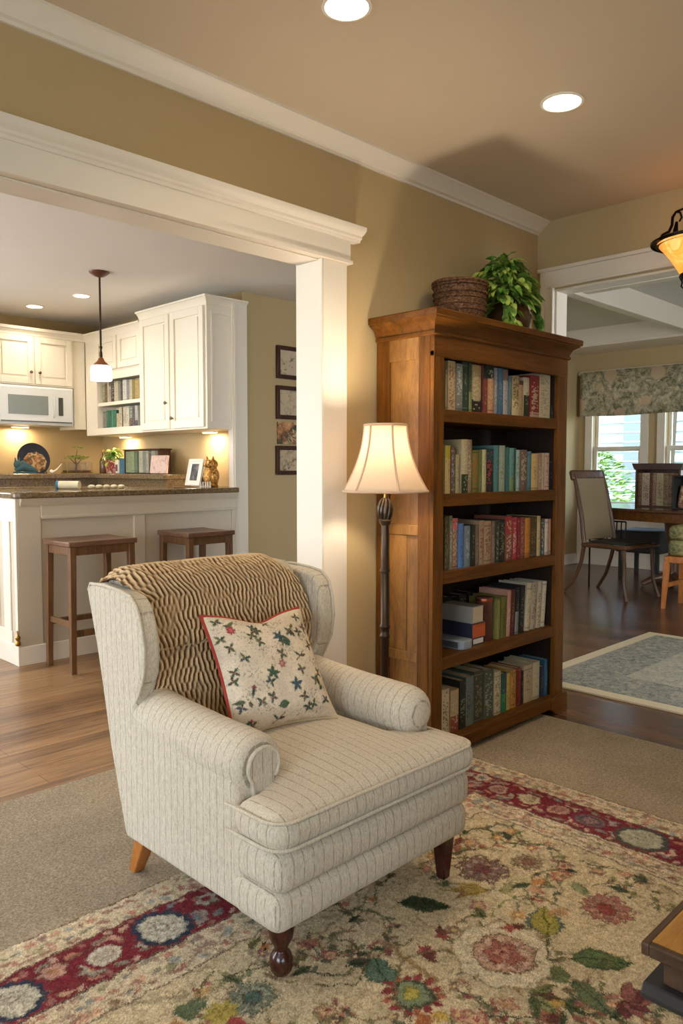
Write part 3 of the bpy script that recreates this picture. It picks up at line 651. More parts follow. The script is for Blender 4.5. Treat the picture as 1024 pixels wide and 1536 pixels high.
def medal(x,y,R,ring,fill,core,asp=1,rot=0):
    c.blob(x,y,R*1.22,'7b1c28',asp=asp,rot=rot); c.blob(x,y,R*1.15,ring,petals=16,amp=.04,asp=asp,rot=rot); c.blob(x,y,R*.9,fill,petals=12,amp=.05,asp=asp,rot=rot); c.blob(x,y,R*.9,'8a8878',petals=12,amp=.05,asp=asp,rot=rot,ring=.004,a=.6)
    for k in range(10):
        a0=2*PI*k/10; c.blob(x+math.cos(a0)*R*.5,y+math.sin(a0)*R*.5,.006,core,a=.7)
    c.blob(x,y,R*.3,core,petals=6,amp=.2,a=.8); c.blob(x,y,R*.16,fill)
medal(1.117,1.822,.072,'2f3a4c','bdb49a','8a7a6a'); medal(.945,1.822,.046,'7b1c28','c4b59c','9a8a78',1.1); medal(.70,1.822,.066,'2f3a4c','bdb49a','8a7a6a')
medal(2.565,1.10,.072,'4a5048','a9a284','8f8668',1.1,PI/2); medal(2.565,1.545,.045,'7b1c28','cdb98c','8a7a5a',1.2,PI/2); medal(2.565,1.29,.047,'7a2a38','5c4a50','b08070',1.3,PI/2); medal(2.565,1.42,.042,'7b1c28','b88a6c','7a2430',1.1,PI/2); medal(2.565,1.68,.040,'7b1c28','b58a78','7a2430',1.1,PI/2); medal(2.565,.86,.05,'7b1c28','b59a70','6a6a48',1.2,PI/2)
n,mm=c.X.shape
for cell,seed,a_,col in ((15,51,.55,'6a4f34'),(26,52,.6,'5a5236'),(11,53,.4,'8a5240'),(38,54,.5,'7a5a38')):
    q=vnoise(n,mm,cell,seed); lowm=np.clip((vnoise(n,mm,70,seed+9)-.42)*6,0,1); c.put(W,np.clip((.020-np.abs(q-.5))/.012,0,1)*lowm*(D>.03),col,a_)
n,mm=c.X.shape
c.C*= (1+.75*(c.rng.random((n,mm,1))-.5))*(.84+.30*vnoise(n,mm,5,3)[...,None])*(.90+.18*vnoise(n,mm,60,4)[...,None])
g_=c.C.mean(-1,keepdims=True); c.C=g_+(c.C-g_)*.80
# hand-woven outlines: wobble the samples, then swap with near neighbours
wI=7*(vnoise(n,mm,14,31)-.5)+3*(vnoise(n,mm,5,32)-.5); wJ=7*(vnoise(n,mm,14,33)-.5)+3*(vnoise(n,mm,5,34)-.5)
k=c.rng.integers(-1,2,(2,n,mm)); I=np.clip(np.arange(n)[:,None]+k[0]+wI.astype(int),0,n-1); J=np.clip(np.arange(mm)[None]+k[1]+wJ.astype(int),0,mm-1); colr=c.C[I,J]
Pz=np.zeros((n,mm,3)); Pz[...,0]=c.X+.004*(vnoise(n,mm,9,8)-.5)*(c.X<RX1-.01); Pz[...,1]=c.Y+.004*(vnoise(n,mm,9,9)-.5)*(c.Y<RY1-.01); Pz[...,2]=.019+.0015*vnoise(n,mm,4,10)
Pz[0,:,2]=Pz[-1,:,2]=Pz[:,0,2]=Pz[:,-1,2]=.0105
M['rug']=vcol('persian_rug_wool',.95,.22,420,.6,380,.05)
tag(grid_mesh('area_rug',Pz,colr,M['rug']),'large cream floral rug with crimson border under the armchair','rug')
# ---------------------------------------------------------------- armchair
ac=thing('armchair',(1.55,1.80,.01),'cream striped rolled-arm wing armchair standing on the floral rug','armchair')
x0,x1=1.165,1.932
# wings and side panels in one upholstered panel each, with the side profile of the photograph
side=[(1.515,.165),(2.105,.165),(2.19,.42),(2.255,.71),(2.305,.90),(2.295,.925),(2.26,.932),(2.10,.925),(2.04,.915),(2.005,.885),(1.985,.83),(1.975,.76),(1.985,.69),(2.015,.63),(2.04,.56),(1.90,.54),(1.70,.52),(1.56,.50),(1.52,.42)]
for a,b,fl in ((x0,x0+.062,-1),(x1-.062,x1,1)):
    m=MB(); m.prism(side,'x',a,b)
    for i,v in enumerate(m.v):                      # wings flare outwards a little towards the top
        w=max(0,(v[2]-.6)/.33); m.v[i]=(v[0]+fl*.012*w,v[1],v[2])
    o=m.build('side_panel',M['fy'],ac,bevel=.020,seg=4)
m=MB(); m.prism([(2.0,.165),(2.105,.165),(2.19,.42),(2.305,.90),(2.29,.94),(2.24,.957),(2.17,.955),(2.125,.93),(2.06,.62),(2.03,.42)],'x',x0+.05,x1-.05)
m.build('back_panel',M['fx'],ac,bevel=.020,seg=4)
Mb=Matrix.Translation((1.5485,2.118,.70))@Matrix.Rotation(-.24,4,'X')
m=MB(); m.rbox(-.318,.318,-.05,.05,-.26,.245,.045,crown=(0,.012,0),M=Mb); m.build('back_cushion',M['fx'],ac,smooth=60)
m=MB(); m.rbox(x0+.02,x1-.02,1.42,2.10,.165,.37,.03); m.build('seat_base',M['fx'],ac,smooth=60)
for z0_,z1_,dy,nm in ((.160,.268,0,'front_rail'),(.262,.372,-.008,'front_rail')):
    m=MB(); m.rbox(x0-.012,x1+.004,1.372+dy,1.56,z0_,z1_,.036,crown=(0,.004,0)); m.build(nm,M['fx'],ac,smooth=60)
for cx,fl in ((1.240,-1),(1.858,1)):
    m=MB(); r=.078
    prof=[];N=30
    # rolled arm: capsule along y, rising gently to the back
    ys_=[1.535,1.537,1.545,1.56,1.60,1.75,1.92,2.06,2.09]; rs_=[.055,.066,.074,.078,.080,.080,.077,.074,.05]
    if fl>0: ys_=[1.498,1.499,1.502,1.508,1.517,1.530,1.548,1.575,1.75,1.92,2.06,2.09]; rs_=[.004,.022,.038,.051,.062,.071,.077,.080,.080,.077,.074,.05]
    pts=[(cx,y,.527+.035*(y-1.53)/.56-.012*math.sin((y-1.53)/.56*PI)) for y in ys_]
    m.tube(pts,rs_,30); m.build('arm_roll',M['fy'],ac,smooth=50 if fl<0 else 89)
    xi0,xi1=(x0+.012,cx+.058) if fl<0 else (cx-.058,x1-.012)
    m=MB(); m.rbox(xi0,xi1,1.54 if fl<0 else 1.515,2.09,.30,.55,.03); m.build('arm_body',M['fy'],ac,smooth=60)
    # flat scroll facing with its piping
    m=MB(); cz=.527
    prof=[]; 
    for k in range(0,25):
        a=-.75+ (PI+1.5)*k/24; prof.append((cx+math.cos(a)*.050,cz+math.sin(a)*.050))
    poly=prof+[(cx-.030,cz-.10),(cx-.030,cz-.20),(cx+.036,cz-.20),(cx+.036,cz-.06)]
    if fl>0: poly=[(2*cx-u,w) for u,w in poly]
    m.prism(poly,'y',1.522,1.55)
    if fl<0: m.build('scroll_facing',M['fx'],ac,bevel=.006,seg=3)
    m=MB(); pp=[(u,1.524,w) for u,w in prof]; 
    if fl>0: pp=[(2*cx-u,y,w) for u,y,w in pp]
    e=pp[-1]; pp+= [(e[0]+(.004*-fl),1.524,e[2]-.03),(e[0]+(.006*-fl),1.524,e[2]-.12)]
    m.tube(pp,.0055,8)
    if fl<0: m.build('arm_piping',M['fplain'],ac)
# T-shaped seat cushion: two soft blocks fused
m=MB(); m.rbox(x0-.035,x1+.006,1.340,1.535,.372,.472,.048,crown=(0,0,.012)); m.rbox(1.305,1.792,1.36,2.06,.374,.480,.045,crown=(0,0,.030))
m.rbox(1.22,1.87,1.40,1.60,.376,.474,.045,crown=(0,0,.02))
o=m.build('seat_cushion',M['fx'],ac,smooth=0); r_=o.modifiers.new('r','REMESH'); r_.mode='VOXEL'; r_.voxel_size=.009; r_.use_smooth_shade=True; s_=o.modifiers.new('s','SMOOTH'); s_.factor=.6; s_.iterations=9
for zz,off in ((.456,.0035),(.390,.0035)):
    X0,X1,Y0=x0-.031,x1+.001,1.3445; R=.060; P=[(X0,1.545,zz),(X0,1.45,zz)]
    for k in range(7): a=PI+PI/2*k/6; P.append((X0+R+R*math.cos(a),Y0+R+R*math.sin(a),zz))
    P.append((1.55,Y0-.001,zz+.001))
    for k in range(7): a=1.5*PI+PI/2*k/6; P.append((X1-R+R*math.cos(a),Y0+R+R*math.sin(a),zz))
    P+=[(X1,1.45,zz),(X1,1.545,zz)]
    MB().tube(P,.0048,8).build('cushion_piping',M['fplain'],ac)
# piping following the wing edges
for X_,fl in ((x0,-1),(x1,1)):
    P=[]
    for y,z in [(2.30,.905),(2.285,.928),(2.20,.932),(2.10,.925),(2.04,.915),(2.005,.885),(1.985,.83),(1.975,.76),(1.985,.69),(2.015,.63),(2.05,.58)]:
        w=max(0,(z-.6)/.33); P.append((X_+fl*(.012*w)-fl*.004,y-.002,z+.002))
    MB().tube(P,.005,8).build('wing_piping',M['fplain'],ac)
# legs: turned at the front left corner, plain tapered elsewhere
m=MB(); m.lathe([(.030,.185),(.033,.160),(.034,.140),(.030,.118),(.021,.100),(.016,.088),(.017,.084),(.024,.078),(.030,.062),(.031,.050),(.028,.036),(.020,.024),(.015,.0205)],1.222,1.437,28); tag(m.build('leg',M['legd'],ac),'dark turned leg with a ball foot')
m=MB(); m.sq((1.885,1.437,.175),(1.878,1.430,.0205),.056,.030); tag(m.build('leg',M['legd'],ac,bevel=.004),'dark tapered leg')
for lx in (1.235,1.862):
    m=MB(); m.sq((lx,2.080,.18),(lx,2.165,.0105),.058,.036); tag(m.build('leg',M['legl'],ac,bevel=.004),'honey coloured splayed leg')

# ---------------------------------------------------------------- throw over the chair back
def labyrinth(n,m,per,seed,ang=.35):
    r=np.random.default_rng(seed); a=r.standard_normal((n,m)); fx=np.fft.fftfreq(n)[:,None]; fy=np.fft.fftfreq(m)[None]
    f=np.hypot(fx,fy); th=np.arctan2(np.abs(fx),np.abs(fy)+1e-9); w=np.exp(-((f-1/per)/(.17/per))**2)*np.exp(-((th-ang)/.22)**2)
    q=np.real(np.fft.ifft2(np.fft.fft2(a)*w)); return q/q.std()
def sheet_thick(name,P,N,C,mat,parent,th):   # closed sheet: front grid, back grid, joined at the rim
    n,m=P.shape[:2]; o=grid_mesh(name,P,C,mat,parent); s=o.modifiers.new('t','SOLIDIFY'); s.thickness=th; s.offset=-1; return o
prof=[(2.005,.470),(2.012,.53),(2.022,.60),(2.034,.67),(2.046,.735),(2.052,.752),(2.036,.748),(2.030,.756),(2.040,.80),(2.055,.86),(2.074,.92),(2.098,.955),(2.13,.972),(2.17,.979),(2.22,.977),(2.27,.968),(2.305,.948),(2.322,.92),(2.318,.87),(2.305,.80),(2.29,.72)]
pr=np.array(prof); L=np.r_[0,np.cumsum(np.hypot(*np.diff(pr,axis=0).T))]; nn=430; mmm=360
ll=np.linspace(0,L[-1],nn); py_=np.interp(ll,L,pr[:,0]); pz_=np.interp(ll,L,pr[:,1])
ker=np.ones(9)/9; py_=np.r_[py_[:4],np.convolve(py_,ker,'valid'),py_[-4:]]; pz_=np.r_[pz_[:4],np.convolve(pz_,ker,'valid'),pz_[-4:]]
u=np.linspace(0,1,mmm); lab=labyrinth(512,512,9.5,5,.33)[:nn,:mmm]
P=np.zeros((nn,mmm,3)); v=ll/L[-1]
top=np.clip((pz_-.86)/.11,0,1)
xl=1.232-.045*np.clip((pz_-.90)/.07,0,1); xr=1.872-.055*np.clip((pz_-.80)/.17,0,1)
P[...,0]=xl[:,None]+(xr-xl)[:,None]*u[None]+.004*np.sin(v*30)[:,None]
ty=np.gradient(py_); tz=np.gradient(pz_); tl=np.hypot(ty,tz)+1e-9; ny=-(tz/tl); nz=ty/tl
hgt=.0035*np.clip(lab,-1.0,1.0)+.005*(vnoise(nn,mmm,60,2)-.5)
edge=np.minimum(u,1-u); hang=-.030*np.exp(-(edge/.05)**2)*top[:,None]
P[...,1]=py_[:,None]+ny[:,None]*(hgt+.006); P[...,2]=pz_[:,None]+nz[:,None]*(hgt+.006)+hang
s_=1/(1+np.exp(-lab*3.2)); ca=np.array(hx('5a4029',False)); cb=np.array(hx('d2b48a',False)); C=ca+(cb-ca)*s_[...,None]; C*= (1+.3*(np.random.default_rng(3).random((nn,mmm,1))-.5))
M['throw']=vcol('woven_throw',.95,.15,300,.2,300,.05)
th=grid_mesh('throw_blanket',P,C,M['throw']); so=th.modifiers.new('t','SOLIDIFY'); so.thickness=.006; so.offset=-1
tag(th,'brown and cream throw with a wavy raised pattern over the armchair back','throw blanket')

# ---------------------------------------------------------------- tapestry pillow
PW,PH,PT=.42,.40,.075
n=240; uu=np.linspace(-1,1,n); U,V=np.meshgrid(uu,uu,indexing='ij')
edge=(1-np.abs(U)**2.6)*(1-np.abs(V)**2.6); Hh=PT*np.clip(edge,0,1)**.55
pinch=lambda a,b: a*(1-.085*(1-np.abs(b)**2)*(np.abs(a)**3))
Ux=pinch(U,V)*PW/2; Vy=pinch(V,U)*PH/2; Vy=Vy-.028*np.exp(-((U-.02)/.40)**2)*np.clip(V,0,1)**3
dist=math.pi
pc=Canvas(np.linspace(-.5,.5,n),np.linspace(-.5,.5,n),'dfcaa8',5)
_l,_b=pc.leaf,pc.blob
pc.leaf=lambda x,y,L,W,rot,col,**k:_l(x,y,L*1.25,W*1.15,rot,col,**k)
pc.blob=lambda x,y,r,col,**k:_b(x,y,r,col,**k)
rp=random.Random(5)
spots=[('bird',-.33,.36),('sprig',-.15,.38),('sprig',.02,.42),('bird',.25,.30),('sprig',.38,.43),('leafy',-.38,.20),('sprig',-.12,.22),('star',.08,.24),('leafy',.40,.30),('leafy',-.30,.08),('dots',-.08,.10),('leaf',.20,.14),('sprig',.38,.12),('leafy',-.42,-.02),('star',-.08,-.08),('rose',.02,.0),('twig',.24,.02),('dots',.40,-.02),('rose2',-.30,-.14),('star',.13,-.2),('sprig',.33,-.18),('dots',.26,-.26),('bird',-.34,-.26),('sprig',-.14,-.24),('leaf',.04,-.34),('dots',-.2,-.36),('sprig',.24,-.38),('leafy',.42,-.36),('rose2',-.38,-.42),('twig',-.1,-.44),('dots',.12,-.44),('sprig',-.44,.44),('dots',-.24,.30),('bird',.42,-.22)]
gr=['3f5a45','2f4f44','4f5a38','5a4a34','3f5560','6a6a44']
spots+=[(rp.choice(['sprig','dots','leafy','sprig']),rp.uniform(-.45,.45),rp.uniform(-.45,.45)) for _ in range(26)]
for k,x,y in spots:
    x*=.98;y*=.98; x+=rp.uniform(-.02,.02); y+=rp.uniform(-.02,.02); a0=rp.uniform(0,6.28); col=rp.choice(gr)
    if k=='rose': pc.blob(x,y,.03,'b0564c',petals=6,amp=.2); pc.blob(x,y,.015,'d0907a')
    elif k=='rose2': pc.blob(x,y,.02,'a8323a',petals=5,amp=.25); pc.leaf(x,y,.06,.012,a0,col)
    elif k=='dots':
        for q in range(14): pc.blob(x+rp.gauss(0,.035),y+rp.gauss(0,.03),.005,rp.choice(gr+['9a5a50','8a6a58']),a=.8)
    elif k=='leaf': pc.leaf(x-.03,y,.085,.03,a0,'55704f',edge='33493a',vein='2c3f30')
    elif k=='twig':
        pc.line([(x-.05,y-.03),(x,y),(x+.06,y+.05)],.004,'5a4632'); pc.leaf(x,y,.06,.010,.1,'5a4632'); pc.leaf(x,y,.06,.010,2.4,col)
    elif k=='star':
        for q in range(5): pc.leaf(x,y,.055,.013,a0+q*1.25+rp.uniform(-.2,.2),col)
    elif k=='bird': pc.leaf(x-.03,y,.085,.017,a0,col); pc.leaf(x,y,.05,.014,a0+1.9,rp.choice(gr)); pc.line([(x,y),(x+.03,y-.04)],.003,'4a3a2c')
    else:
        for q in range(4): pc.leaf(x,y,.045,.010,a0+q*1.5+rp.uniform(-.4,.4),rp.choice([col]+gr))
        pc.blob(x,y,.008,rp.choice(['a84440','7a5040']))
pc.blob(-.33,.34,.036,'b02c38',petals=7,amp=.2); pc.blob(-.33,.34,.018,'cc5a55')
for q in range(1500): pc.blob(rp.uniform(-.5,.5),rp.uniform(-.5,.5),.0035,rp.choice(gr+['a06a5a','8a7458','c99a88']),a=.42)
for q in range(26):
    x,y=rp.uniform(-.46,.46),rp.uniform(-.46,.46); col=rp.choice(['6a6a50','8a6a58','5f6a5c','9a6a5c'])
    for z_ in range(16): pc.blob(x+rp.gauss(0,.03),y+rp.gauss(0,.026),.005,col,a=.7)
gp=pc.C.mean(-1,keepdims=True); pc.C=gp+(pc.C-gp)*.78; pc.C*=(.88+.2*vnoise(n,n,22,77)[...,None])
pc.C*=(1+.22*(pc.rng.random((n,n,1))-.5))
k=pc.rng.integers(-1,2,(2,n,n)); pcol=pc.C[np.clip(np.arange(n)[:,None]+k[0],0,n-1),np.clip(np.arange(n)[None]+k[1],0,n-1)]
BLp=Vector((1.352,1.800,.497)); BRp=Vector((1.705,1.725,.50)); TLp=Vector((1.352,1.962,.842)); TRp=Vector((1.742,1.945,.82))
def bil(a,b,h):   # a,b in [-1,1]
    s_=(a+1)/2; t_=(b+1)/2
    base=(BLp*(1-s_)*(1-t_)+BRp*s_*(1-t_)+TLp*(1-s_)*t_+TRp*s_*t_)
    return base+PN*h
PN=((BRp-BLp).cross(TLp-BLp)).normalized(); PN=PN if PN.y<0 else -PN
def pil(sign):
    A=Ux/(PW/2); B=Vy/(PH/2); s1=(A+1)/2; t1=(B+1)/2
    g=lambda q:(BLp[q]*(1-s1)*(1-t1)+BRp[q]*s1*(1-t1)+TLp[q]*(1-s1)*t1+TRp[q]*s1*t1)+PN[q]*Hh*sign
    return np.stack([g(0),g(1),g(2)],-1)
M['pillow']=vcol('tapestry_pillow_cloth',.95,.16,380,.35,350,.05)
pt=thing('throw_pillow',tuple((BLp+BRp)/2),'square tapestry pillow with birds, leaves and red piping on the armchair','pillow')
grid_mesh('pillow_front',pil(1),pcol,M['pillow'],pt)
o=grid_mesh('pillow_back',pil(-.55)[::-1],np.broadcast_to(np.array(hx('cdbb96',False)),(n,n,3)).copy(),M['pillow'],pt)
F_=pil(1); ed=[tuple(F_[i,n-1]) for i in range(0,n,4)]; ed=[tuple(F_[0,j]) for j in range(0,n,4)]+ed
M['red']=paint('red_piping','a33a30',.8,.15)
tag(MB().tube(ed,.0058,8).build('piping',M['red'],pt),'red corded piping')
ed=[tuple(F_[n-1,j]) for j in range(n-1,0,-4)]+[tuple(F_[i,0]) for i in range(n-1,0,-4)]
tag(MB().tube(ed,.004,8).build('piping',paint('cream_piping','cbb48c',.8,.1),pt),'cream corded piping')

# ---------------------------------------------------------------- bookcase
BX0,BX1,BY0,BY1=2.59,3.71,2.04,2.365; BZ=.012
bc=thing('bookcase',((BX0+BX1)/2,(BY0+BY1)/2,.01),'tall brown wooden bookcase with five book-filled shelves beside the floor lamp','bookcase')
SZ=[1.546,1.181,.842,.465,.098]
w=M['bwood']; wx=M['bwoodx']
# left side: frame and panels facing the room
m=MB(); m.box(BX0+.010,BX0+.028,BY0+.02,BY1,.02,1.872); m.build('side_panel',M['bside'],bc,smooth=0)
m=MB(); X_=BX0; m.box(X_,X_+.026,BY0+.0222,BY0+.085,.02,1.872).box(X_,X_+.026,BY1-.075,BY1,.02,1.872)
m.build('side_stile',w,bc,bevel=.0025)
for za,zb_ in ((1.76,1.86),(.02,.30),(.44,.485),(1.0,1.045)): MB().box(X_,X_+.024,BY0+.085,BY1-.075,za,zb_).build('side_rail',M['bside'],bc,bevel=.0025)
m=MB(); m.box(X_+.004,X_+.02,BY0+.15,BY1-.075,.485,1.0); m.build('raised_panel',M['bside'],bc,bevel=.003)
m=MB(); m.box(BX1-.026,BX1,BY0+.0222,BY1,.02,1.872); m.build('side_panel',w,bc,bevel=.0025)
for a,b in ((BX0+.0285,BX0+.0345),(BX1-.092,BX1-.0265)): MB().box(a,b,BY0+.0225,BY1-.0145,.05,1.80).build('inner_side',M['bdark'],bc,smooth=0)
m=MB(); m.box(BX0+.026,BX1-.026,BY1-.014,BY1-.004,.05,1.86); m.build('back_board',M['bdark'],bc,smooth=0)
for a,b in ((BX0,BX0+.072),(BX1-.095,BX1)):
    m=MB(); m.box(a,b,BY0,BY0+.022,.012,1.79); m.build('front_stile',w,bc,bevel=.003)
m=MB(); m.box(BX0,BX1,BY0-.001,BY0+.022,1.765,1.872); m.build('top_rail',wx,bc,bevel=.003)
for z in SZ[:4]:
    m=MB(); m.box(BX0+.034,BX1-.092,BY0+.004,BY1-.014,z-.054,z); m.build('shelf',wx,bc,bevel=.003)
m=MB(); m.box(BX0+.034,BX1-.092,BY0+.0,BY1-.014,SZ[4]-.03,SZ[4]); m.build('shelf',wx,bc,bevel=.003)
m=MB(); m.box(BX0-.004,BX1+.004,BY0-.014,BY0+.01,.035,SZ[4]-.004); 
m.prism([(BX0-.012,.012),(BX0+.10,.012),(BX0+.13,.035),(BX0+.13,.09),(BX0+.10,.104),(BX0-.012,.104)],'y',BY0-.022,BY0+.012)
m.prism([(BX1+.016,.002),(BX1-.10,.002),(BX1-.14,.030),(BX1-.14,.09),(BX1-.10,.104),(BX1+.016,.104)],'y',BY0-.022,BY0+.012)
m.box(BX0-.012,BX0,BY0-.01,BY1,.012,.104); m.box(BX1,BX1+.016,BY0-.01,BY1,.002,.104); m.build('plinth',wx,bc,bevel=.005,seg=3)
# cornice: profile swept round left, front and right
cp=[(0,1.868),(.005,1.872),(.008,1.880),(.012,1.892),(.020,1.904),(.034,1.914),(.044,1.919),(.047,1.925),(.054,1.927),(.056,1.950),(.051,1.956),(0,1.956)]
m=MB(); rows=[]
for o_,z in cp: rows.append([(BX0-o_,BY1+.003,z),(BX0-o_,BY0-o_,z),(BX1+o_,BY0-o_,z),(BX1+o_,BY1+.003,z)])
for k in range(3):
    vs=[];fs=[]
    for r0 in rows: vs+=[r0[k],r0[k+1]]
    for i in range(len(rows)-1): fs.append((2*i,2*i+1,2*i+3,2*i+2))
    m.add(vs,fs)
a=rows[0];m.add(a,[(0,1,2,3)]); m.add(rows[-1],[(0,1,2,3)])
m.build('cornice',wx,bc,smooth=25)
m=MB(); m.prism([(BX0-.002,1.868),(BX0-.010,1.87),(BX0-.010,1.858),(BX0-.002,1.853)],'y',BY0-.012,BY1); m.prism([(BY0-.001,1.868),(BY0-.010,1.87),(BY0-.010,1.858),(BY0-.001,1.853)],'x',BX0-.012,BX1+.012); m.build('cornice_bead',wx,bc)

# ---------------------------------------------------------------- books
def parsepat(p):
    d={'s':None,'t':None,'b':None}; i=0
    while i<len(p):
        ch=p[i]; i+=1; h=''
        while i<len(p) and p[i] in '0123456789abcdef' and len(h)<6: h+=p[i]; i+=1
        fr=None
        if i<len(p) and p[i]==':':
            i+=1; q=''
            while i<len(p) and p[i] in '0123456789.': q+=p[i]; i+=1
            fr=float(q)
        if ch in d: d[ch]=(h or None,fr)
    return d
def book(x,y,z,w,h,d,col,pat='p',seed=0,lean=0,name='book',rot=0,parts=True):
    """upright book, spine towards -y, origin at the base centre of the spine"""
    r=random.Random(seed); P=parsepat(pat); cols=7; rows=max(14,int(h/.0065)); base=np.array(hx(col,False))
    vs=[];fs=[];fc=[]
    def quad(a,b,c_,d_,colr): n=len(vs); vs.extend((a,b,c_,d_)); fs.append((n,n+1,n+2,n+3)); fc.append(colr)
    bulge=min(.004,w*.12)
    edge=lambda t:-bulge*math.sin(PI*t)
    sp=None
    if P['s']: sp=np.array(hx(P['s'][0] or 'd0c4a0',False))
    tit0,tit1=sorted((r.uniform(.12,.3),r.uniform(.6,.92))); bands=[r.uniform(.04,.1),r.uniform(.88,.95)] if r.random()<.5 else []
    for i in range(rows):
        t0,t1=i/rows,(i+1)/rows; tm=(t0+t1)/2; row=base*(1+r.uniform(-.05,.05))
        if P['b'] and tm<P['b'][1]: row=np.array(hx(P['b'][0],False))
        if P['t'] and tm>1-P['t'][1]: row=np.array(hx(P['t'][0],False))
        if any(abs(tm-q)<.012 for q in bands): row=row*.55 if row.mean()>.1 else row*1.9+.03
        for j in range(cols):
            u0,u1=j/cols,(j+1)/cols; cc=row
            if sp is not None and 0<j<cols-1 and .05<tm<.95 and r.random()<(.42 if tit0<tm<tit1 else .13): cc=row*.35+sp*.65
            elif sp is None and 2<=j<=4 and tit0<tm<tit1 and r.random()<.30: cc=row*.6+(np.array([.45,.38,.25]) if row.mean()<.18 else np.array([.06,.045,.03]))*.4
            quad((-w/2+u0*w,edge(u0),t0*h),(-w/2+u1*w,edge(u1),t0*h),(-w/2+u1*w,edge(u1),t1*h),(-w/2+u0*w,edge(u0),t1*h),cc)
    b=tuple(base); th=min(.003,w*.12)
    for sx in (-1,1):
        xo=sx*w/2; xi=sx*(w/2-th)
        quad((xo,0,0),(xo,d,0),(xo,d,h),(xo,0,h),b); quad((xi,0,0),(xi,0,h),(xi,d,h),(xi,d,0),b); quad((xo,0,h),(xi,0,h),(xi,d,h),(xo,d,h),b); quad((xo,d,0),(xi,d,0),(xi,d,h),(xo,d,h),b); quad((xo,0,0),(xo,d,0),(xi,d,0),(xi,0,0),b)
    quad((-w/2,.003,h),(w/2,.003,h),(w/2,0,h),(-w/2,0,h),b)
    me=bpy.data.meshes.new(name); me.from_pydata(vs,[],fs); ca=me.color_attributes.new('Col','FLOAT_COLOR','CORNER')
    fcs=np.array(fc); gm=fcs.mean(-1,keepdims=True); fc=(gm+(fcs-gm)*.88)*.82; arr=np.ones((len(fs)*4,4),np.float32); arr[:,:3]=np.repeat(np.array(fc),4,0); ca.data.foreach_set('color',arr.ravel()); me.materials.append(M['book'])
    o=bpy.data.objects.new(name,me); COL.objects.link(o); o.location=(x,y,z); o.rotation_euler=(0,lean,rot)
    if parts:
        pg=MB().box(-w/2+th,w/2-th,.002,d-.004,.003,h-.004).build('page_block',M['page'],None,smooth=0); pg.parent=o
    return o
ORD=['first','second','third','fourth','fifth','sixth','seventh','eighth','ninth','tenth','eleventh','twelfth','thirteenth','fourteenth','fifteenth','sixteenth','seventeenth','eighteenth','nineteenth','twentieth','twenty-first','twenty-second','twenty-third']
SHN={'top':(0,'top shelf'),'second':(1,'second shelf down'),'third':(2,'middle shelf'),'bottom':(4,'bottom shelf')}
for sh,items in SHELF_BOOKS.items():
    si,sn=SHN[sh]; rr=random.Random(si)
    for k,(a,b,h,col,nm,pat) in enumerate(items):
        o=book((a+b)/2,2.072+rr.uniform(0,.006),SZ[si]+.0003,(b-a)-.0006,h,rr.uniform(.15,.19),col,pat,seed=k+100*si)
        pos=ORD[k]+' from the left' if k<len(items)-1 else 'last at the right end'
        tag(o,f'{nm} book, {pos} on the bookcase {sn}','book',f'books on the bookcase {sn}')
# fourth shelf: lying and leaning books
z4=SZ[3]; G4='books on the bookcase fourth shelf'
def flatbook(x0,x1,y0,y1,z,h,col,endcol,label,pagetop=False):
    m=MB()
    m.box(x0,x1,y0,y1,z,z+.004).box(x0,x1,y0,y1,z+h-.004,z+h).box(x0,x0+.004,y0,y1,z,z+h)
    o=m.build('book',[col],None,bevel=.001); topmesh(o,((x0+x1)/2,(y0+y1)/2,z))
    pg=MB().box(x0+.004,x1-.002,y0+.002,y1-.003,z+.004,z+h-.004); q=pg.build('page_block',endcol,o,smooth=0)
    return tag(o,label,'book',G4)
M['navy']=paint('navy_cover','2a2c3a',.5,.2); M['og']=paint('orange_edge','b3542a',.6,.25); M['greyp']=paint('grey_cover','8f8a80',.6,.08); M['pb']=paint('paperback_blue_white','8b959c',.4,.2)
flatbook(2.95,3.040,2.085,2.255,z4+.0003,.032,M['navy'],M['whitep'],'dark blue book lowest of the lying stack on the bookcase fourth shelf')
flatbook(2.935,3.045,2.078,2.255,z4+.0325,.072,M['navy'],M['og'],'navy book with an orange end, lying under the grey book')
flatbook(2.940,3.028,2.080,2.255,z4+.105,.078,M['greyp'],paint('thick_pages','b7a48a',.7),'thick grey-topped book on top of the lying stack')
# paperback: glossy curved corner
m=MB(); poly=[(2.835,2.075),(2.85,2.060),(2.905,2.060),(2.925,2.070),(2.930,2.085),(2.930,2.25),(2.835,2.25)]
m.prism([(x,y) for x,y in poly],'z',z4+.0003,z4+.040); o=m.build('book',[M['pb']],bevel=.003); topmesh(o,(2.88,2.1,z4)); tag(o,'small pale blue paperback lying in front of the stack on the fourth shelf','book',G4)
MB().prism([(2.8345,2.085),(2.837,2.085),(2.837,2.24),(2.8345,2.24)],'z',z4+.006,z4+.034).build('page_block',M['darkgrey'],o,smooth=0)
for k,(x,w_,h,c_,nm,pt_) in enumerate([(2.93,.06,.24,'1f1a16','dark','p'),(2.995,.06,.235,'2c2520','blackish brown','s8a8070'),(3.055,.05,.228,'191512','black','p'),(3.115,.06,.232,'2a2622','smoky black','s9a9080'),(3.175,.05,.238,'201c1a','soot black','p')]):
    o=book(x,2.262,z4+.0003,w_-.001,h-.03,.085,c_,pt_,seed=300+k); tag(o,f'{nm} book standing behind the lying stack, {ORD[k]} from the left','book',G4)
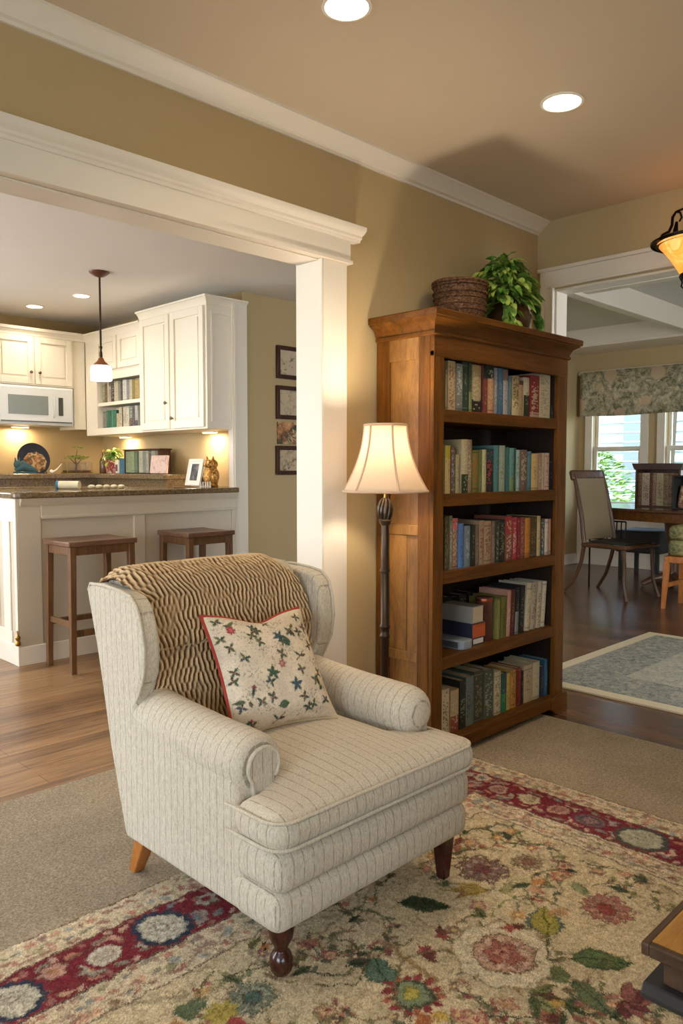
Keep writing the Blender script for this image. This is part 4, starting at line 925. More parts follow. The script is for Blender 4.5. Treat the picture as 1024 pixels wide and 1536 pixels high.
m=MB(); m.lathe([(.038,z4+.0003),(.040,z4+.004),(.040,z4+.185),(.042,z4+.188),(.042,z4+.204),(.038,z4+.210),(.02,z4+.213),(1e-4,z4+.213)],3.098,2.125,32); o=m.build('canister',wood('canister_leather','3a2019','6d4233',(9,9,3),.35,3)); topmesh(o,(3.098,2.125,z4))
tag(o,'round brown canister with a copper rim among the fourth shelf books','canister')
o2=MB().lathe([(.0425,z4+.190),(.0435,z4+.196),(.0425,z4+.203)],3.098,2.125,32,caps=False).build('rim',metal('copper','a5583c',.35),o)
M4=[(3.165,.024,.205,'8b8440','light olive','p',.02),(3.205,.046,.215,'6d6a20','olive green','s4a4418',.03),(3.25,.032,.24,'c98f70','salmon pink','sd9c0a0',.04),(3.285,.034,.24,'5a1f22','maroon','s8a5a4c',.045),(3.322,.036,.245,'1c1c1e','black','b8a8a84:.5',.05),(3.365,.044,.25,'1d1b1a','glossy black','p',.06),(3.422,.050,.255,'cdbf9e','cream','p',.09),(3.475,.052,.252,'b9aa8c','beige with brown marks','s6a5238',.09),(3.526,.044,.252,'c5b696','cream with brown marks','s7a6248',.09),(3.570,.040,.25,'cbbd9d','pale','p',.09)]
for k,(x,w_,h,c_,nm,pt_,ln) in enumerate(M4):
    o=book(x-.012,2.078,z4+.0003+w_/2*math.sin(ln),w_-.002,h-.012,.17,c_,pt_,seed=400+k,lean=ln); tag(o,f'{nm} book leaning right, {ORD[k]} after the canister on the fourth shelf','book',G4)

# ---------------------------------------------------------------- basket and potted plant on top of the bookcase
ZT=1.956
m=MB(); bxx,byy=3.005,2.215
m.lathe([(.105,ZT+.001),(.112,ZT+.02),(.122,ZT+.08),(.125,ZT+.15),(.127,ZT+.195),(.117,ZT+.195),(.114,ZT+.02),(.0001,ZT+.012)],bxx,byy,48,sx=1.05,sy=.95)
bk=thing('wicker_basket',(bxx,byy,ZT),'round dark wicker basket on top of the bookcase left of the plant','basket')
m.build('basket_body',M['wicker'],bk)
for z,r_,t_ in ((.198,.126,.010),(.184,.128,.006),(.150,.126,.006),(.125,.124,.005),(.095,.122,.005),(.070,.119,.006)):
    P=[]; 
    for k in range(72):
        a=2*PI*k/72; q=r_+.0022*math.sin(a*24+z*90); P.append((bxx+1.05*q*math.cos(a),byy+.95*q*math.sin(a),ZT+z+.0015*math.sin(a*24+1.5)))
    MB().tube(P,t_,8,closed=True).build('woven_band',M['wicker'],bk)
pxx,pyy=3.395,2.20
pl=thing('potted_plant',(pxx,pyy,ZT),'bushy green leafy plant in a round brown pot on top of the bookcase','plant')
MB().lathe([(.055,ZT),(.080,ZT+.012),(.104,ZT+.045),(.112,ZT+.085),(.104,ZT+.125),(.090,ZT+.148),(.094,ZT+.156),(.085,ZT+.156),(.08,ZT+.13),(1e-4,ZT+.13)],pxx,pyy,40).build('pot',M['pot'],pl)
rr=random.Random(21)
def leafgeo(mb,base,dirv,L,W,droop,mi=0):
    d=Vector(dirv).normalized(); side=d.cross(Vector((0,0,1))); side=side.normalized() if side.length>1e-3 else Vector((1,0,0)); tw=rr.uniform(-.6,.6)
    up0=side.cross(d); side=(side*math.cos(tw)+up0*math.sin(tw)); N=6; vs=[]; p=Vector(base)
    for i in range(N+1):
        t=i/N; wd=W*math.sin(PI*min(1,t*.93+.07))**.8*(1-.25*t); dd=(d+Vector((0,0,-droop*t))).normalized(); nrm=side.cross(dd)
        vs+= [p-side*wd+nrm*wd*.25,p.copy(),p+side*wd+nrm*wd*.25]; p=p+dd*L/N
    fs=[]
    for i in range(N):
        a=3*i; fs+= [(a,a+1,a+4,a+3),(a+1,a+2,a+5,a+4)]
    mb.mat(mi).add(vs,fs)
def foliage(name,c,n,R,Hh_,L,parent,mats,droop=1.0,spill=.0,stems=True,lw=.24):
    lf=MB(); st=MB()
    for k in range(n):
        a=rr.uniform(0,2*PI); r=math.sqrt(rr.random()); el=rr.random()
        if k%3==0: ex=rr.uniform(.85,1.05)
        else: ex=rr.uniform(.4,1)
        tip=Vector((math.cos(a)*R*r*ex,math.sin(a)*R*.62*r*ex,Hh_*(1-r*r*.75)*ex - spill*r*r*rr.random()))
        b=Vector(c)+tip*.55; e=Vector(c)+tip
        if stems and k%4==0: st.tube([Vector(c)+Vector((tip.x*.15,tip.y*.15,0)),Vector(c)+Vector((tip.x*.4,tip.y*.4,tip.z*.7+.02)),e],[.003,.0025,.0015],6)
        d=Vector((math.cos(a)*(.3+r),math.sin(a)*(.3+r),.55-1.0*r+rr.uniform(-.3,.3))); leafgeo(lf,e-d.normalized()*L*.4,d,L*rr.uniform(.7,1.2),L*lw*rr.uniform(.7,1.1),droop*rr.uniform(.6,1.4),1 if rr.random()<.24 else 0)
    lf.build(name,mats,parent,smooth=60,merge=False)
    if stems: st.build('stems',M['leaf2'],parent)
foliage('foliage',(pxx-.045,pyy-.01,ZT+.165),620,.235,.235,.075,pl,[M['leaf'],M['leaf2']],droop=1.2,spill=.10)
lf=MB()
for k in range(34): 
    t=k/34; leafgeo(lf,(pxx-.105+rr.uniform(-.03,.03),pyy-.07+rr.uniform(-.03,.02),ZT+.15-.13*t),(rr.uniform(-.5,.5),rr.uniform(-.7,0),-.4),.07,.02,1.0,k%5==0)
for k in range(16): 
    t=k/16; leafgeo(lf,(pxx+.16+.03*t+rr.uniform(-.02,.02),pyy-.03+rr.uniform(-.03,.02),ZT+.22-.14*t),(.5,rr.uniform(-.5,0),-.6),.075,.02,1.0,0)
lf.build('trailing_foliage',[M['leaf'],M['leaf2']],pl,smooth=60,merge=False)

# ---------------------------------------------------------------- floor lamp
lx,ly=2.335,2.085
fl=thing('floor_lamp',(lx,ly,.01),'lit floor lamp with a cream bell shade and dark turned pole','floor lamp')
MB().lathe([(.135,.011),(.138,.018),(.130,.026),(.09,.034),(.05,.045),(.028,.065),(.020,.085)],lx,ly,40).build('base',M['iron'],fl)
m=MB(); m.lathe([(.018,.08),(.017,.60),(.022,.606),(.022,.612),(.0185,.618),(.0185,.640),(.022,.645),(.022,.652),(.017,.658),(.0165,.870),(.021,.874),(.021,.880),(.016,.886),(.0155,1.07)],lx,ly,28); m.build('pole',M['iron'],fl)
m=MB(); m.lathe([(.010,1.058),(.020,1.066),(.024,1.078),(.027,1.082),(.024,1.088)],lx,ly,28)
for k in range(10):
    a=2*PI*k/10; P=[]; 
    for q in range(8):
        t=q/7; rad=.012+.016*math.sin(PI*(t*.85+.1)); P.append((lx+math.cos(a+t*.4)*rad,ly+math.sin(a+t*.4)*rad,1.085+.085*t))
    m.tube(P,[.005,.0065,.007,.007,.0065,.006,.005,.003],6)
m.lathe([(.018,1.085),(.022,1.115),(.016,1.155),(.010,1.175)],lx,ly,20); m.build('leafy_knop',metal('pewter_carving','6a5d50',.3,.9),fl)
MB().cyl((lx,ly,1.17),(lx,ly,1.26),.006,n=12).lathe([(.014,1.235),(.016,1.25),(.016,1.28),(.012,1.285)],lx,ly,20).build('socket',M['brass'],fl)
t=emit('warm_bulb','ffe9cc',14)
MB().lathe([(.012,1.285),(.020,1.30),(.030,1.33),(.030,1.345),(.022,1.365),(1e-4,1.374)],lx,ly,24).build('bulb',t,fl)
zb,zt=1.198,1.470; prof=[]
for q in range(15):
    u_=q/14; r_=.086+.088*((1-u_)**1.9); prof.append((r_,zb+(zt-zb)*u_))
def bell(prof,cx,cy,lobes=6,dep=.045,n=96):
    mb=MB(); vs=[];fs=[]
    for r_,z in prof:
        for k in range(n):
            a=2*PI*k/n; f_=((a*lobes/(2*PI))%1)-.5; rad=r_*(1-dep*(1-(2*f_)**2)*1.0+0.0); vs.append((cx+rad*math.cos(a),cy+rad*math.sin(a),z))
    for i in range(len(prof)-1):
        for k in range(n): fs.append((i*n+k,i*n+(k+1)%n,(i+1)*n+(k+1)%n,(i+1)*n+k))
    return mb.add(vs,fs)
o=bell(prof,lx,ly).build('lamp_shade',M['shade'],fl,smooth=25); so=o.modifiers.new('t','SOLIDIFY'); so.thickness=.0012
m=MB()
for k in range(6):
    a=2*PI*k/6; m.tube([(lx+(r_+.001)*math.cos(a),ly+(r_+.001)*math.sin(a),z) for r_,z in prof],.0042,8)
m.build('shade_ribs',M['shadetrim'],fl)
def ringpath(r_,z,n=72,lobes=6,dep=.045):
    P=[]
    for k in range(n):
        a=2*PI*k/n; f_=((a*lobes/(2*PI))%1)-.5; rad=r_*(1-dep*(1-(2*f_)**2)); P.append((lx+rad*math.cos(a),ly+rad*math.sin(a),z))
    return P
MB().tube(ringpath(prof[0][0]+.0005,zb+.003),.0050,8,closed=True).tube(ringpath(prof[-1][0]+.0005,zt-.003),.0050,8,closed=True).build('shade_binding',M['shadetrim'],fl)
m=MB(); 
for a in (0,2.09,4.19): m.tube([(lx,ly,1.462),(lx+.083*math.cos(a),ly+.083*math.sin(a),1.466)],.0015,6)
m.tube([(lx,ly,1.27),(lx+.045,ly,1.31),(lx+.045,ly,1.40),(lx,ly,1.462)],.0015,6).tube([(lx,ly,1.27),(lx-.045,ly,1.31),(lx-.045,ly,1.40),(lx,ly,1.462)],.0015,6).build('shade_harp',M['brass'],fl)
L=bpy.data.lights.new('lamp_bulb','POINT'); L.energy=P_LAMP; L.color=(1,.86,.68); L.shadow_soft_size=.045
o=bpy.data.objects.new('lamp_bulb_light',L); COL.objects.link(o); o.location=(lx,ly,1.395)

# ---------------------------------------------------------------- side table at the lower right corner
st=thing('side_table',(1.75,.10,.0),'dark-edged wooden table cut off at the lower right corner of the picture','table')
tx,ty_=1.247,.533; W_,D_=1.0,.9
m=MB(); m.box(tx+.014,tx+W_-.014,ty_-D_+.014,ty_-.014,.4995,.5005); m.build('top_inlay',M['ttop'],st,smooth=0)
m=MB()
for b_ in ((tx,tx+W_,ty_-.014,ty_),(tx,tx+W_,ty_-D_,ty_-D_+.014),(tx,tx+.014,ty_-D_+.014,ty_-.014),(tx+W_-.014,tx+W_,ty_-D_+.014,ty_-.014)): m.box(*b_,.478,.500)
m.box(tx+.012,tx+W_-.012,ty_-D_+.012,ty_-.012,.4785,.4985); m.build('top_frame',M['tdark'],st,bevel=.003)
m=MB(); m.box(tx+.028,tx+W_-.028,ty_-D_+.028,ty_-.028,.425,.478); m.build('apron',M['tdark'],st,bevel=.002)
m=MB(); m.prism([(tx+.004,.400),(tx+W_-.004,.400),(tx+W_+.0,.410),(tx+W_-.012,.425),(tx+.012,.425),(tx,.410)],'y',ty_-D_,ty_); m.build('moulding',paint('blackened_wood','2b2a2a',.35,.1),st,bevel=.003)
for a,b_ in ((tx+.10,ty_-.10),(tx+W_-.10,ty_-.10),(tx+.10,ty_-D_+.10),(tx+W_-.10,ty_-D_+.10)):
    MB().sq((a,b_,.40),(a,b_,.0205),.06,.035).build('leg',M['tdark'],st,bevel=.003)

# ---------------------------------------------------------------- hanging lantern
hx_,hy_=3.757,1.415
ch=thing('pendant_lantern',(hx_,hy_,HC),'amber glass hanging lantern with black scroll arms at the right edge','pendant light')
MB().lathe([(.062,HC),(.064,HC-.012),(.050,HC-.030),(.030,HC-.042),(.012,HC-.050)],hx_,hy_,32).build('canopy',M['black'],ch)
zr=2.345; rR=.195
m=MB()
for k in range(5):
    zc=HC-.06-.026*k; P=[(hx_+(.010*math.cos(a) if k%2 else 0),hy_+(0 if k%2 else .010*math.cos(a)),zc+.018*math.sin(a)) for a in [2*PI*q/14 for q in range(14)]]; m.tube(P,.003,6,closed=True)
m.cyl((hx_,hy_,HC-.19),(hx_,hy_,zr+.02),.007,n=12); m.lathe([(.008,zr+.14),(.028,zr+.13),(.03,zr+.11),(.012,zr+.095)],hx_,hy_,20).build('stem',M['black'],ch)
for k in range(3):
    a=2*PI*k/3+PI*.75; ca_,sa_=math.cos(a),math.sin(a); Pt=lambda r,z:(hx_+ca_*r,hy_+sa_*r,zr+z)
    P=[Pt(.178,.008),Pt(.165,.03),Pt(.135,.045),Pt(.122,.075),Pt(.120,.11),Pt(.105,.135),Pt(.085,.132),Pt(.078,.11),Pt(.088,.092)]
    MB().tube(P,[.006,.0065,.007,.007,.007,.006,.005,.005,.004],8).tube([Pt(.105,.135),Pt(.07,.15),Pt(.03,.15),Pt(.008,.12)],.0055,8).tube([Pt(.10,.005),Pt(.105,.05),Pt(.10,.09)],[.016,.012,.006],8).build('scroll_arm',M['black'],ch)
MB().lathe([(rR+.010,zr-.004),(rR+.012,zr+.004),(rR-.01,zr+.014),(rR-.035,zr+.010),(rR-.035,zr-.008),(rR-.012,zr-.012)],hx_,hy_,48,caps=False).build('rim',M['black'],ch)
MB().lathe([(rR-.018,zr),(rR-.045,zr-.03),(rR-.075,zr-.07),(rR-.105,zr-.115),(rR-.125,zr-.15),(rR-.128,zr-.155)],hx_,hy_,48,caps=False).build('glass_shade',M['amber'],ch)
m=MB(); m.lathe([(.074,zr-.145),(.078,zr-.155),(.070,zr-.166),(.045,zr-.178),(.015,zr-.185),(.012,zr-.20),(.018,zr-.21),(.010,zr-.225),(1e-4,zr-.23)],hx_,hy_,32)
for k in range(4):
    a=2*PI*k/4+.4; m.tube([(hx_+math.cos(a)*r,hy_+math.sin(a)*r,zr+z) for r,z in ((.074,-.155),(.062,-.18),(.066,-.20),(.052,-.215),(.035,-.20))],.004,6)
m.build('finial',M['black'],ch)
L=bpy.data.lights.new('lantern_bulb','POINT'); L.energy=.5; L.color=(1,.62,.3); L.shadow_soft_size=.05
o=bpy.data.objects.new('lantern_bulb_light',L); COL.objects.link(o); o.location=(hx_,hy_,zr-.02)
# ---------------------------------------------------------------- kitchen
def panel_door(name,ax,pos,a0,a1,z0,z1,sg,parent,m=None,st=.06):
    """raised-panel door: ax 'x' = face in the plane x=pos; sg = direction it faces"""
    mb=MB()
    def B(u0,u1,w0,w1,d0,d1):
        lo,hi=sorted((pos+sg*d0,pos+sg*d1))
        mb.box(lo,hi,u0,u1,w0,w1) if ax=='x' else mb.box(u0,u1,lo,hi,w0,w1)
    B(a0,a1,z0,z1,-.004,.006)
    for u0,u1,w0,w1 in ((a0,a0+st,z0,z1),(a1-st,a1,z0,z1),(a0+st,a1-st,z0,z0+st),(a0+st,a1-st,z1-st,z1)): B(u0,u1,w0,w1,.006,.020)
    B(a0+st+.018,a1-st-.018,z0+st+.018,z1-st-.018,.006,.014)
    return mb.build(name,m or M['cab'],parent,bevel=.003)
def knob(p,d,parent):
    p=Vector(p); d=Vector(d); q=d.orthogonal(); 
    MB().tube([p,p+d*.012,p+d*.014,p+d*.022,p+d*.028],[.005,.005,.013,.015,.008],14).build('knob',M['nickel'],parent)
def cab_crown(mb,x0,x1,y0,y1,z,faces,h=.07,o=.045):
    rows=[(0,z-h),(.006,z-h+.006),(.010,z-h+.02),(o*.6,z-.025),(o*.8,z-.016),(o,z-.014),(o,z),(0,z)]
    pts=lambda q:[(x0-q if 'x' in faces else x0,y1,0),(x0-q if 'x' in faces else x0,y0-q if 'y' in faces else y0,0),(x1,y0-q if 'y' in faces else y0,0)]
    vs=[];fs=[]
    for q,zz in rows: vs+=[(p[0],p[1],zz) for p in pts(q)]
    for i in range(len(rows)-1):
        for k in range(2): fs.append((3*i+k,3*i+k+1,3*i+4+k,3*i+3+k))
    n=len(vs); vs+=[(p[0],p[1],z-.001) for p in pts(o)]+[(x1,y1,z-.001)]; fs.append((n,n+1,n+2,n+3))
    mb.add(vs,fs)
# tall double-door cabinet on the side wall
XC=3.57; XWALL=3.95
t1=thing('wall_cabinet',(3.76,5.56,1.60),'tall white double-door kitchen wall cabinet at the right end','cabinet')
MB().box(XC,XWALL,5.06,6.055,1.60,2.62).build('body',M['cab'],t1,bevel=.003)
for a,b,kz,ky in ((5.085,5.555,1.70,5.52),(5.575,6.035,1.83,5.61)):
    d=panel_door('door','x',XC,a,b,1.615,2.56,-1,t1); knob((XC-.02,ky,kz),(-1,0,0),d)
m=MB(); cab_crown(m,XC,XWALL,5.06,6.055,2.635,'xy'); m.build('crown',M['cab'],t1,smooth=25)
m=MB(); m.box(XC+.04,XWALL-.02,5.052,5.06,1.66,1.68).box(XC+.04,XWALL-.02,5.052,5.06,2.50,2.52).box(XC+.04,XC+.06,5.052,5.06,1.66,2.52).box(XWALL-.04,XWALL-.02,5.052,5.06,1.66,2.52); m.build('side_moulding',M['cab'],t1,bevel=.002)
# filler column that closes the wall end, floor to cabinet
S('trim_11',MB().box(3.80,3.95,5.035,5.10,0,2.62).box(3.81,3.835,5.025,5.035,0,2.6),M['white'],bevel=.004)
# open book-nook cabinet
t2=thing('bookshelf_cabinet',(3.76,6.6,1.60),'white kitchen wall cabinet with open book cubbies under two small doors','cabinet')
XN=3.60
m=MB(); y0,y1=6.06,7.12
m.box(XN,XWALL,y0,y1,1.60,1.665).box(XN,XWALL,y0,y0+.03,1.6,2.56).box(XN,XWALL,6.90,y1,1.6,2.56).box(XN,XWALL,y0,y1,2.11,2.56).box(XWALL-.15,XWALL,y0,y1,1.6,2.56)
m.box(XN,XN+.02,6.90,y1,1.6,2.56); m.build('body',M['cab'],t2,bevel=.003)
MB().box(XN+.01,XWALL-.15,y0+.03,6.90,1.872,1.905).build('shelf',M['cab'],t2,bevel=.003)
for a,b in ((6.085,6.47),(6.50,6.88)): panel_door('door','x',XN,a,b,2.20,2.50,-1,t2,st=.05)
m=MB(); cab_crown(m,XN,XWALL,y0,y1,2.57,'x'); m.build('crown',M['cab'],t2,smooth=25)
def nook(specs,z,lab):
    y=6.86
    for k,(w_,h,c_,nm,p_) in enumerate(specs):
        o=book(XN+.035,y-w_/2,z+.0003,w_-.002,h,.14,c_,p_,seed=600+k+int(z*100),rot=-PI/2,parts=False); y-=w_
        tag(o,f'{nm} book, {ORD[k]} from the left on the {lab} kitchen cubby','book',f'books on the {lab} kitchen cubby')
nook([(.05,.17,'8f9a70','sage green','s'),(.045,.18,'7b5f4a','brown','p'),(.03,.2,'c9bfa8','pale tan','p'),(.04,.15,'b8b09c','cream flecked','s3a3028'),(.06,.17,'3c2a26','dark speckled','sc9b9a0'),(.02,.19,'d9d2c2','slim white','p'),(.05,.19,'c9bd9c','cream','p'),(.045,.185,'8d9180','grey green','p'),(.04,.185,'4a4038','dark brown','p'),(.07,.19,'d4d4cc','wide white','p'),(.05,.185,'8e8f93','grey','p'),(.05,.185,'c6bb98','beige','p'),(.05,.18,'8f8548','olive','p'),(.06,.185,'c0a45c','golden','p'),(.045,.185,'b5a67c','straw coloured','p')],1.905,'upper')
nook([(.07,.16,'8d8a80','grey','p'),(.05,.165,'2f7a5e','green','p'),(.045,.165,'2a6a55','dark green','p'),(.045,.165,'3d8a68','bright green','p'),(.05,.16,'2f735c','sea green','p'),(.045,.13,'c9b896','small tan','p'),(.055,.185,'d2c6a4','speckled cream','s6a5a48'),(.02,.18,'4a4038','slim dark','p'),(.06,.185,'cfc7b0','ivory flecked','s6a5a48'),(.05,.185,'d9d0ba','white flecked','s5a5a58'),(.06,.18,'6d8a80','teal and brown','b5a4640:.4s'),(.04,.18,'5a4a50','plum grey','p'),(.05,.185,'b5b8b0','silver','b4a4a58:.3')],1.665,'lower')
# cabinet over the microwave and the microwave
t3=thing('wall_cabinet',(3.1,7.28,2.05),'white two-door kitchen wall cabinet above the microwave','cabinet')
YC=7.12
MB().box(2.70,3.48,YC,YK,2.05,2.52).box(3.48,3.60,YC+.01,YK,1.66,2.52).box(1.9,2.69,YC,YK,1.66,2.52).build('body',M['cab'],t3,bevel=.003)
for a,b,kx in ((2.725,3.085,3.05),(3.095,3.455,3.13)):
    d=panel_door('door','y',YC,a,b,2.065,2.50,-1,t3,st=.055); knob((kx,YC-.02,2.17),(0,-1,0),d)
for a,b in ((1.92,2.29),(2.30,2.67)): panel_door('door','y',YC,a,b,1.68,2.50,-1,t3,st=.055)
m=MB(); rows=[(0,2.50),(.01,2.505),(.012,2.52),(.03,2.545),(.042,2.55),(.045,2.575),(0,2.575)]
m.prism([(YC-q,z) for q,z in rows]+[(YK,2.575),(YK,2.50)],'x',1.9,3.60); m.build('crown',M['cab'],t3,smooth=25)
mw=thing('microwave_oven',(3.1,7.25,1.68),'white over-range microwave with a grey window under the cabinet','microwave')
MB().rbox(2.735,3.455,7.09,YK,1.685,2.044,.012).build('body',M['steelw'],mw,smooth=50)
MB().box(2.755,3.44,7.078,7.092,1.705,2.03).build('door',M['steelw'],mw,bevel=.006)
MB().box(2.83,3.20,7.074,7.08,1.78,1.955).build('window',M['greyglass'],mw,bevel=.002)
MB().box(3.30,3.345,7.074,7.080,1.78,1.95).build('control_panel',M['darkgrey'],mw,bevel=.002)
MB().tube([(3.25,7.078,1.76),(3.25,7.052,1.78),(3.25,7.052,1.96),(3.25,7.078,1.98)],.007,10).build('handle',M['steelw'],mw)
MB().box(2.76,3.43,7.076,7.08,1.712,1.722).build('vent_slot',M['darkgrey'],mw)
# under-cabinet lights
def under(x,y,z,lab,rz,pw):
    t=thing('under_cabinet_light',(x,y,z),lab,'light','under-cabinet lights'); 
    MB().obox((x,y,z-.006),(.16,.06,.012),rz).build('housing',M['ring'],t,bevel=.002); MB().obox((x,y,z-.014),(.14,.045,.006),rz).build('lens',M['puck2'],t)
    L=bpy.data.lights.new('under_cabinet','AREA'); L.shape='RECTANGLE'; L.size=.14; L.size_y=.05; L.energy=pw; L.color=(1,.78,.52)
    o=bpy.data.objects.new('under_cabinet_lamp',L); COL.objects.link(o); o.location=(x,y,z-.02); o.rotation_euler=(0,0,rz)
under(3.05,7.36,1.685,'lit strip light under the microwave',0,P_UC); under(3.88,6.88,1.60,'lit strip light under the open book cabinet',PI/2,P_UC); under(3.87,5.45,1.60,'lit strip light under the tall cabinet, above the white picture frame',PI/2,P_UC)
# counters
M['granite_edge']=M['granite']
cn=thing('kitchen_counter',(3.0,7.1,0),'L-shaped kitchen wall counter with a raised brown granite ledge','counter')
m=MB(); m.box(0.2,XWALL-.003,6.95,YK-.003,.0,1.08).box(3.35,XWALL,5.86,6.95,0,1.08); m.build('base_cabinet',M['cab'],cn,bevel=.003)
m=MB(); m.box(.2,XWALL-.001,6.82,YK-.001,1.08,1.12).box(3.30,XWALL-.001,5.85,6.82,1.08,1.12); m.build('worktop',M['granite'],cn,bevel=.006)
m=MB(); m.prism([(.2,7.08),(3.66,7.08),(3.66,5.86),(XWALL-.001,5.86),(XWALL-.001,YK-.001),(.2,YK-.001)],'z',1.185,1.235); m.build('ledge',M['granite'],cn,bevel=.008)
m=MB(); m.prism([(.2,7.12),(3.70,7.12),(3.70,5.86),(XWALL-.001,5.86),(XWALL-.001,YK-.001),(.2,YK-.001)],'z',1.12,1.185); m.build('upstand',M['granite'],cn,smooth=0)
pn=thing('kitchen_peninsula',(2.9,5.3,0),'panelled kitchen peninsula with a brown granite bar top behind the stools','counter')
PX0,PX1,PY0,PY1=2.035,3.80,5.0,5.58
m=MB(); m.box(PX0,PX1,PY0+.015,PY1,0,1.0935); m.build('cabinet_body',M['isl'],pn,smooth=0)
m=MB()
m.box(PX0,PX0+.16,PY0,PY0+.016,0,1.0935).box(2.88,2.97,PY0,PY0+.016,.10,1.0).box(PX1-.04,PX1,PY0,PY0+.016,.1,1.0).box(PX0+.16,PX1,PY0-.006,PY0+.016,.965,1.075); m.box(PX0+.16,PX1,PY0-.012,PY0-.004,.955,.975)
m.build('front_panelling',M['isl'],pn,bevel=.004)
m=MB(); m.box(PX0-.012,PX1,PY0-.016,PY0,0,.125).box(PX0-.016,PX0,PY0-.016,PY1,0,.14); m.build('base_moulding',M['cab'],pn,bevel=.004)
m=MB(); m.box(PX0-.010,PX0,PY0,PY0+.035,.14,1.0935).box(PX0-.010,PX0,PY0+.10,PY1,.14,.22).box(PX0-.010,PX0,PY0+.035,PY1,.94,1.0935).box(PX0-.010,PX0,PY0+.11,PY0+.22,.14,1.0).box(PX0-.010,PX0,PY0+.30,PY0+.36,.14,1.0).box(PX0-.010,PX0,PY0+.46,PY1,.14,1.0); m.build('end_panelling',M['cab'],pn,bevel=.004)
m=MB(); R=.06; P=[]
X0_,Y0_=PX0-.035,PY0-.045
for k in range(7): a=PI+PI/2*k/6; P.append((X0_+R+R*math.cos(a),Y0_+R+R*math.sin(a)))
P=[(X0_,PY1+.25)]+P+[(3.80,Y0_),(3.80,PY0+.03),(3.945,PY1-.47),(3.945,PY1+.25)]
m.prism(P,'z',1.094,1.134); m.build('bar_top',M['granite'],pn,bevel=.010,seg=3)
m=MB(); m.prism([(PY0-.012,1.045),(PY0-.018,1.06),(PY0-.030,1.082),(PY0-.030,1.0935),(PY0+.02,1.0935),(PY0+.02,1.045)],'x',PX0+.02,3.80); m.build('top_moulding',M['isl'],pn)
ds=thing('brass_ornament',(2.018,4.99,.10),'small brass knob ornament at the foot of the peninsula corner','ornament')
MB().lathe([(1e-4,.138),(.014,.142),(.02,.155),(.014,.168),(.010,.175),(.016,.185),(.017,.197),(.009,.207),(.004,.212)],2.012,4.970,20).build('knob_body',M['brass'],ds); MB().cyl((2.012,4.972,.21),(2.012,4.985,.235),.006,n=10).build('stem',M['brass'],ds)
# stools
def stool(x0,x1,y0,y1,lab):
    t=thing('bar_stool',((x0+x1)/2,(y0+y1)/2,0),lab,'stool','bar stools at the peninsula')
    zt=.83
    # dished seat
    n1=14; vs=[];fs=[]
    for s_ in (0,1):
        for i in range(n1+1):
            for j in range(n1+1):
                a=i/n1*2-1; b=j/n1*2-1; x=(x0+x1)/2+a*((x1-x0)/2+.012); y=(y0+y1)/2+b*((y1-y0)/2+.012)
                z=zt-.010*(1-a*a)*(1-b*b)+.004*b*b if s_ else zt-.030
                vs.append((x,y,z))
    q=(n1+1)**2
    for s_ in (0,1):
        for i in range(n1):
            for j in range(n1): a=s_*q+i*(n1+1)+j; fs.append((a,a+1,a+n1+2,a+n1+1))
    for i in range(n1):
        for a,b in (((i)*(n1+1),(i+1)*(n1+1)),(i*(n1+1)+n1,(i+1)*(n1+1)+n1),(i,i+1),(n1*(n1+1)+i,n1*(n1+1)+i+1)): fs.append((a,b,b+q,a+q))
    MB().add(vs,fs).build('seat',wood('stool_seat','54382a','8a6650',(1.2,9,9),.3,2) if 'stool_seat' not in bpy.data.materials else bpy.data.materials['stool_seat'],t,bevel=.006)
    m=MB(); i_=.03
    m.box(x0+i_,x1-i_,y0+.008,y0+.028,zt-.085,zt-.03).box(x0+i_,x1-i_,y1-.028,y1-.008,zt-.085,zt-.03).box(x0+.008,x0+.028,y0+i_,y1-i_,zt-.085,zt-.03).box(x1-.028,x1-.008,y0+i_,y1-i_,zt-.085,zt-.03); m.build('apron',M['stool'],t,bevel=.002)
    for cx,cy in ((x0,y0),(x1,y0),(x0,y1),(x1,y1)):
        sx=1 if cx==x0 else -1; sy=1 if cy==y0 else -1
        MB().sq((cx+sx*.022,cy+sy*.022,zt-.03),(cx+sx*.012,cy+sy*.012,0),.042,.034).build('leg',M['stool'],t,bevel=.003)
    m=MB(); z=.27
    m.box(x0+.03,x1-.03,y0+.012,y0+.036,z-.04,z).box(x0+.03,x1-.03,y1-.036,y1-.012,z-.0,z+.035)
    m.box(x0+.012,x0+.034,y0+.03,y1-.03,z+.02,z+.055).box(x1-.034,x1-.012,y0+.03,y1-.03,z+.02,z+.055); m.build('stretcher',M['stool'],t,bevel=.002)
stool(2.175,2.625,4.55,4.91,'brown wooden backless bar stool at the left end of the peninsula')
stool(3.055,3.44,4.57,4.95,'brown wooden backless bar stool at the right, behind the armchair top')
# pendant over the peninsula
pdx,pdy=2.824,5.342
pd=thing('pendant_light',(pdx,pdy,KC),'small glass pendant light on a bronze rod over the peninsula','pendant light')
br_=paint('bronze_brown','5c3524',.4,.1,.5)
MB().lathe([(.010,KC-.040),(.035,KC-.032),(.060,KC-.016),(.072,KC-.006),(.074,KC)],pdx,pdy,32).build('canopy',br_,pd)
MB().cyl((pdx,pdy,KC-.035),(pdx,pdy,2.10),.0075,n=12).lathe([(.010,2.19),(.013,2.185),(.010,2.17)],pdx,pdy,16).lathe([(.010,2.15),(.012,2.12),(.009,2.10)],pdx,pdy,16).build('rod',M['iron'],pd)
MB().lathe([(.008,2.11),(.018,2.10),(.026,2.082),(.052,2.058),(.068,2.044)],pdx,pdy,32,caps=False).build('shade_cap',metal('copper_cap','b5704c',.4,.7),pd)
MB().lathe([(.066,2.046),(.075,2.030),(.077,1.985),(.076,1.940),(.074,1.938),(.070,1.94),(.068,2.03)],pdx,pdy,36,caps=False).lathe([(1e-4,1.945),(.071,1.942)],pdx,pdy,36,caps=False).build('glass_shade',M['opal'],pd)
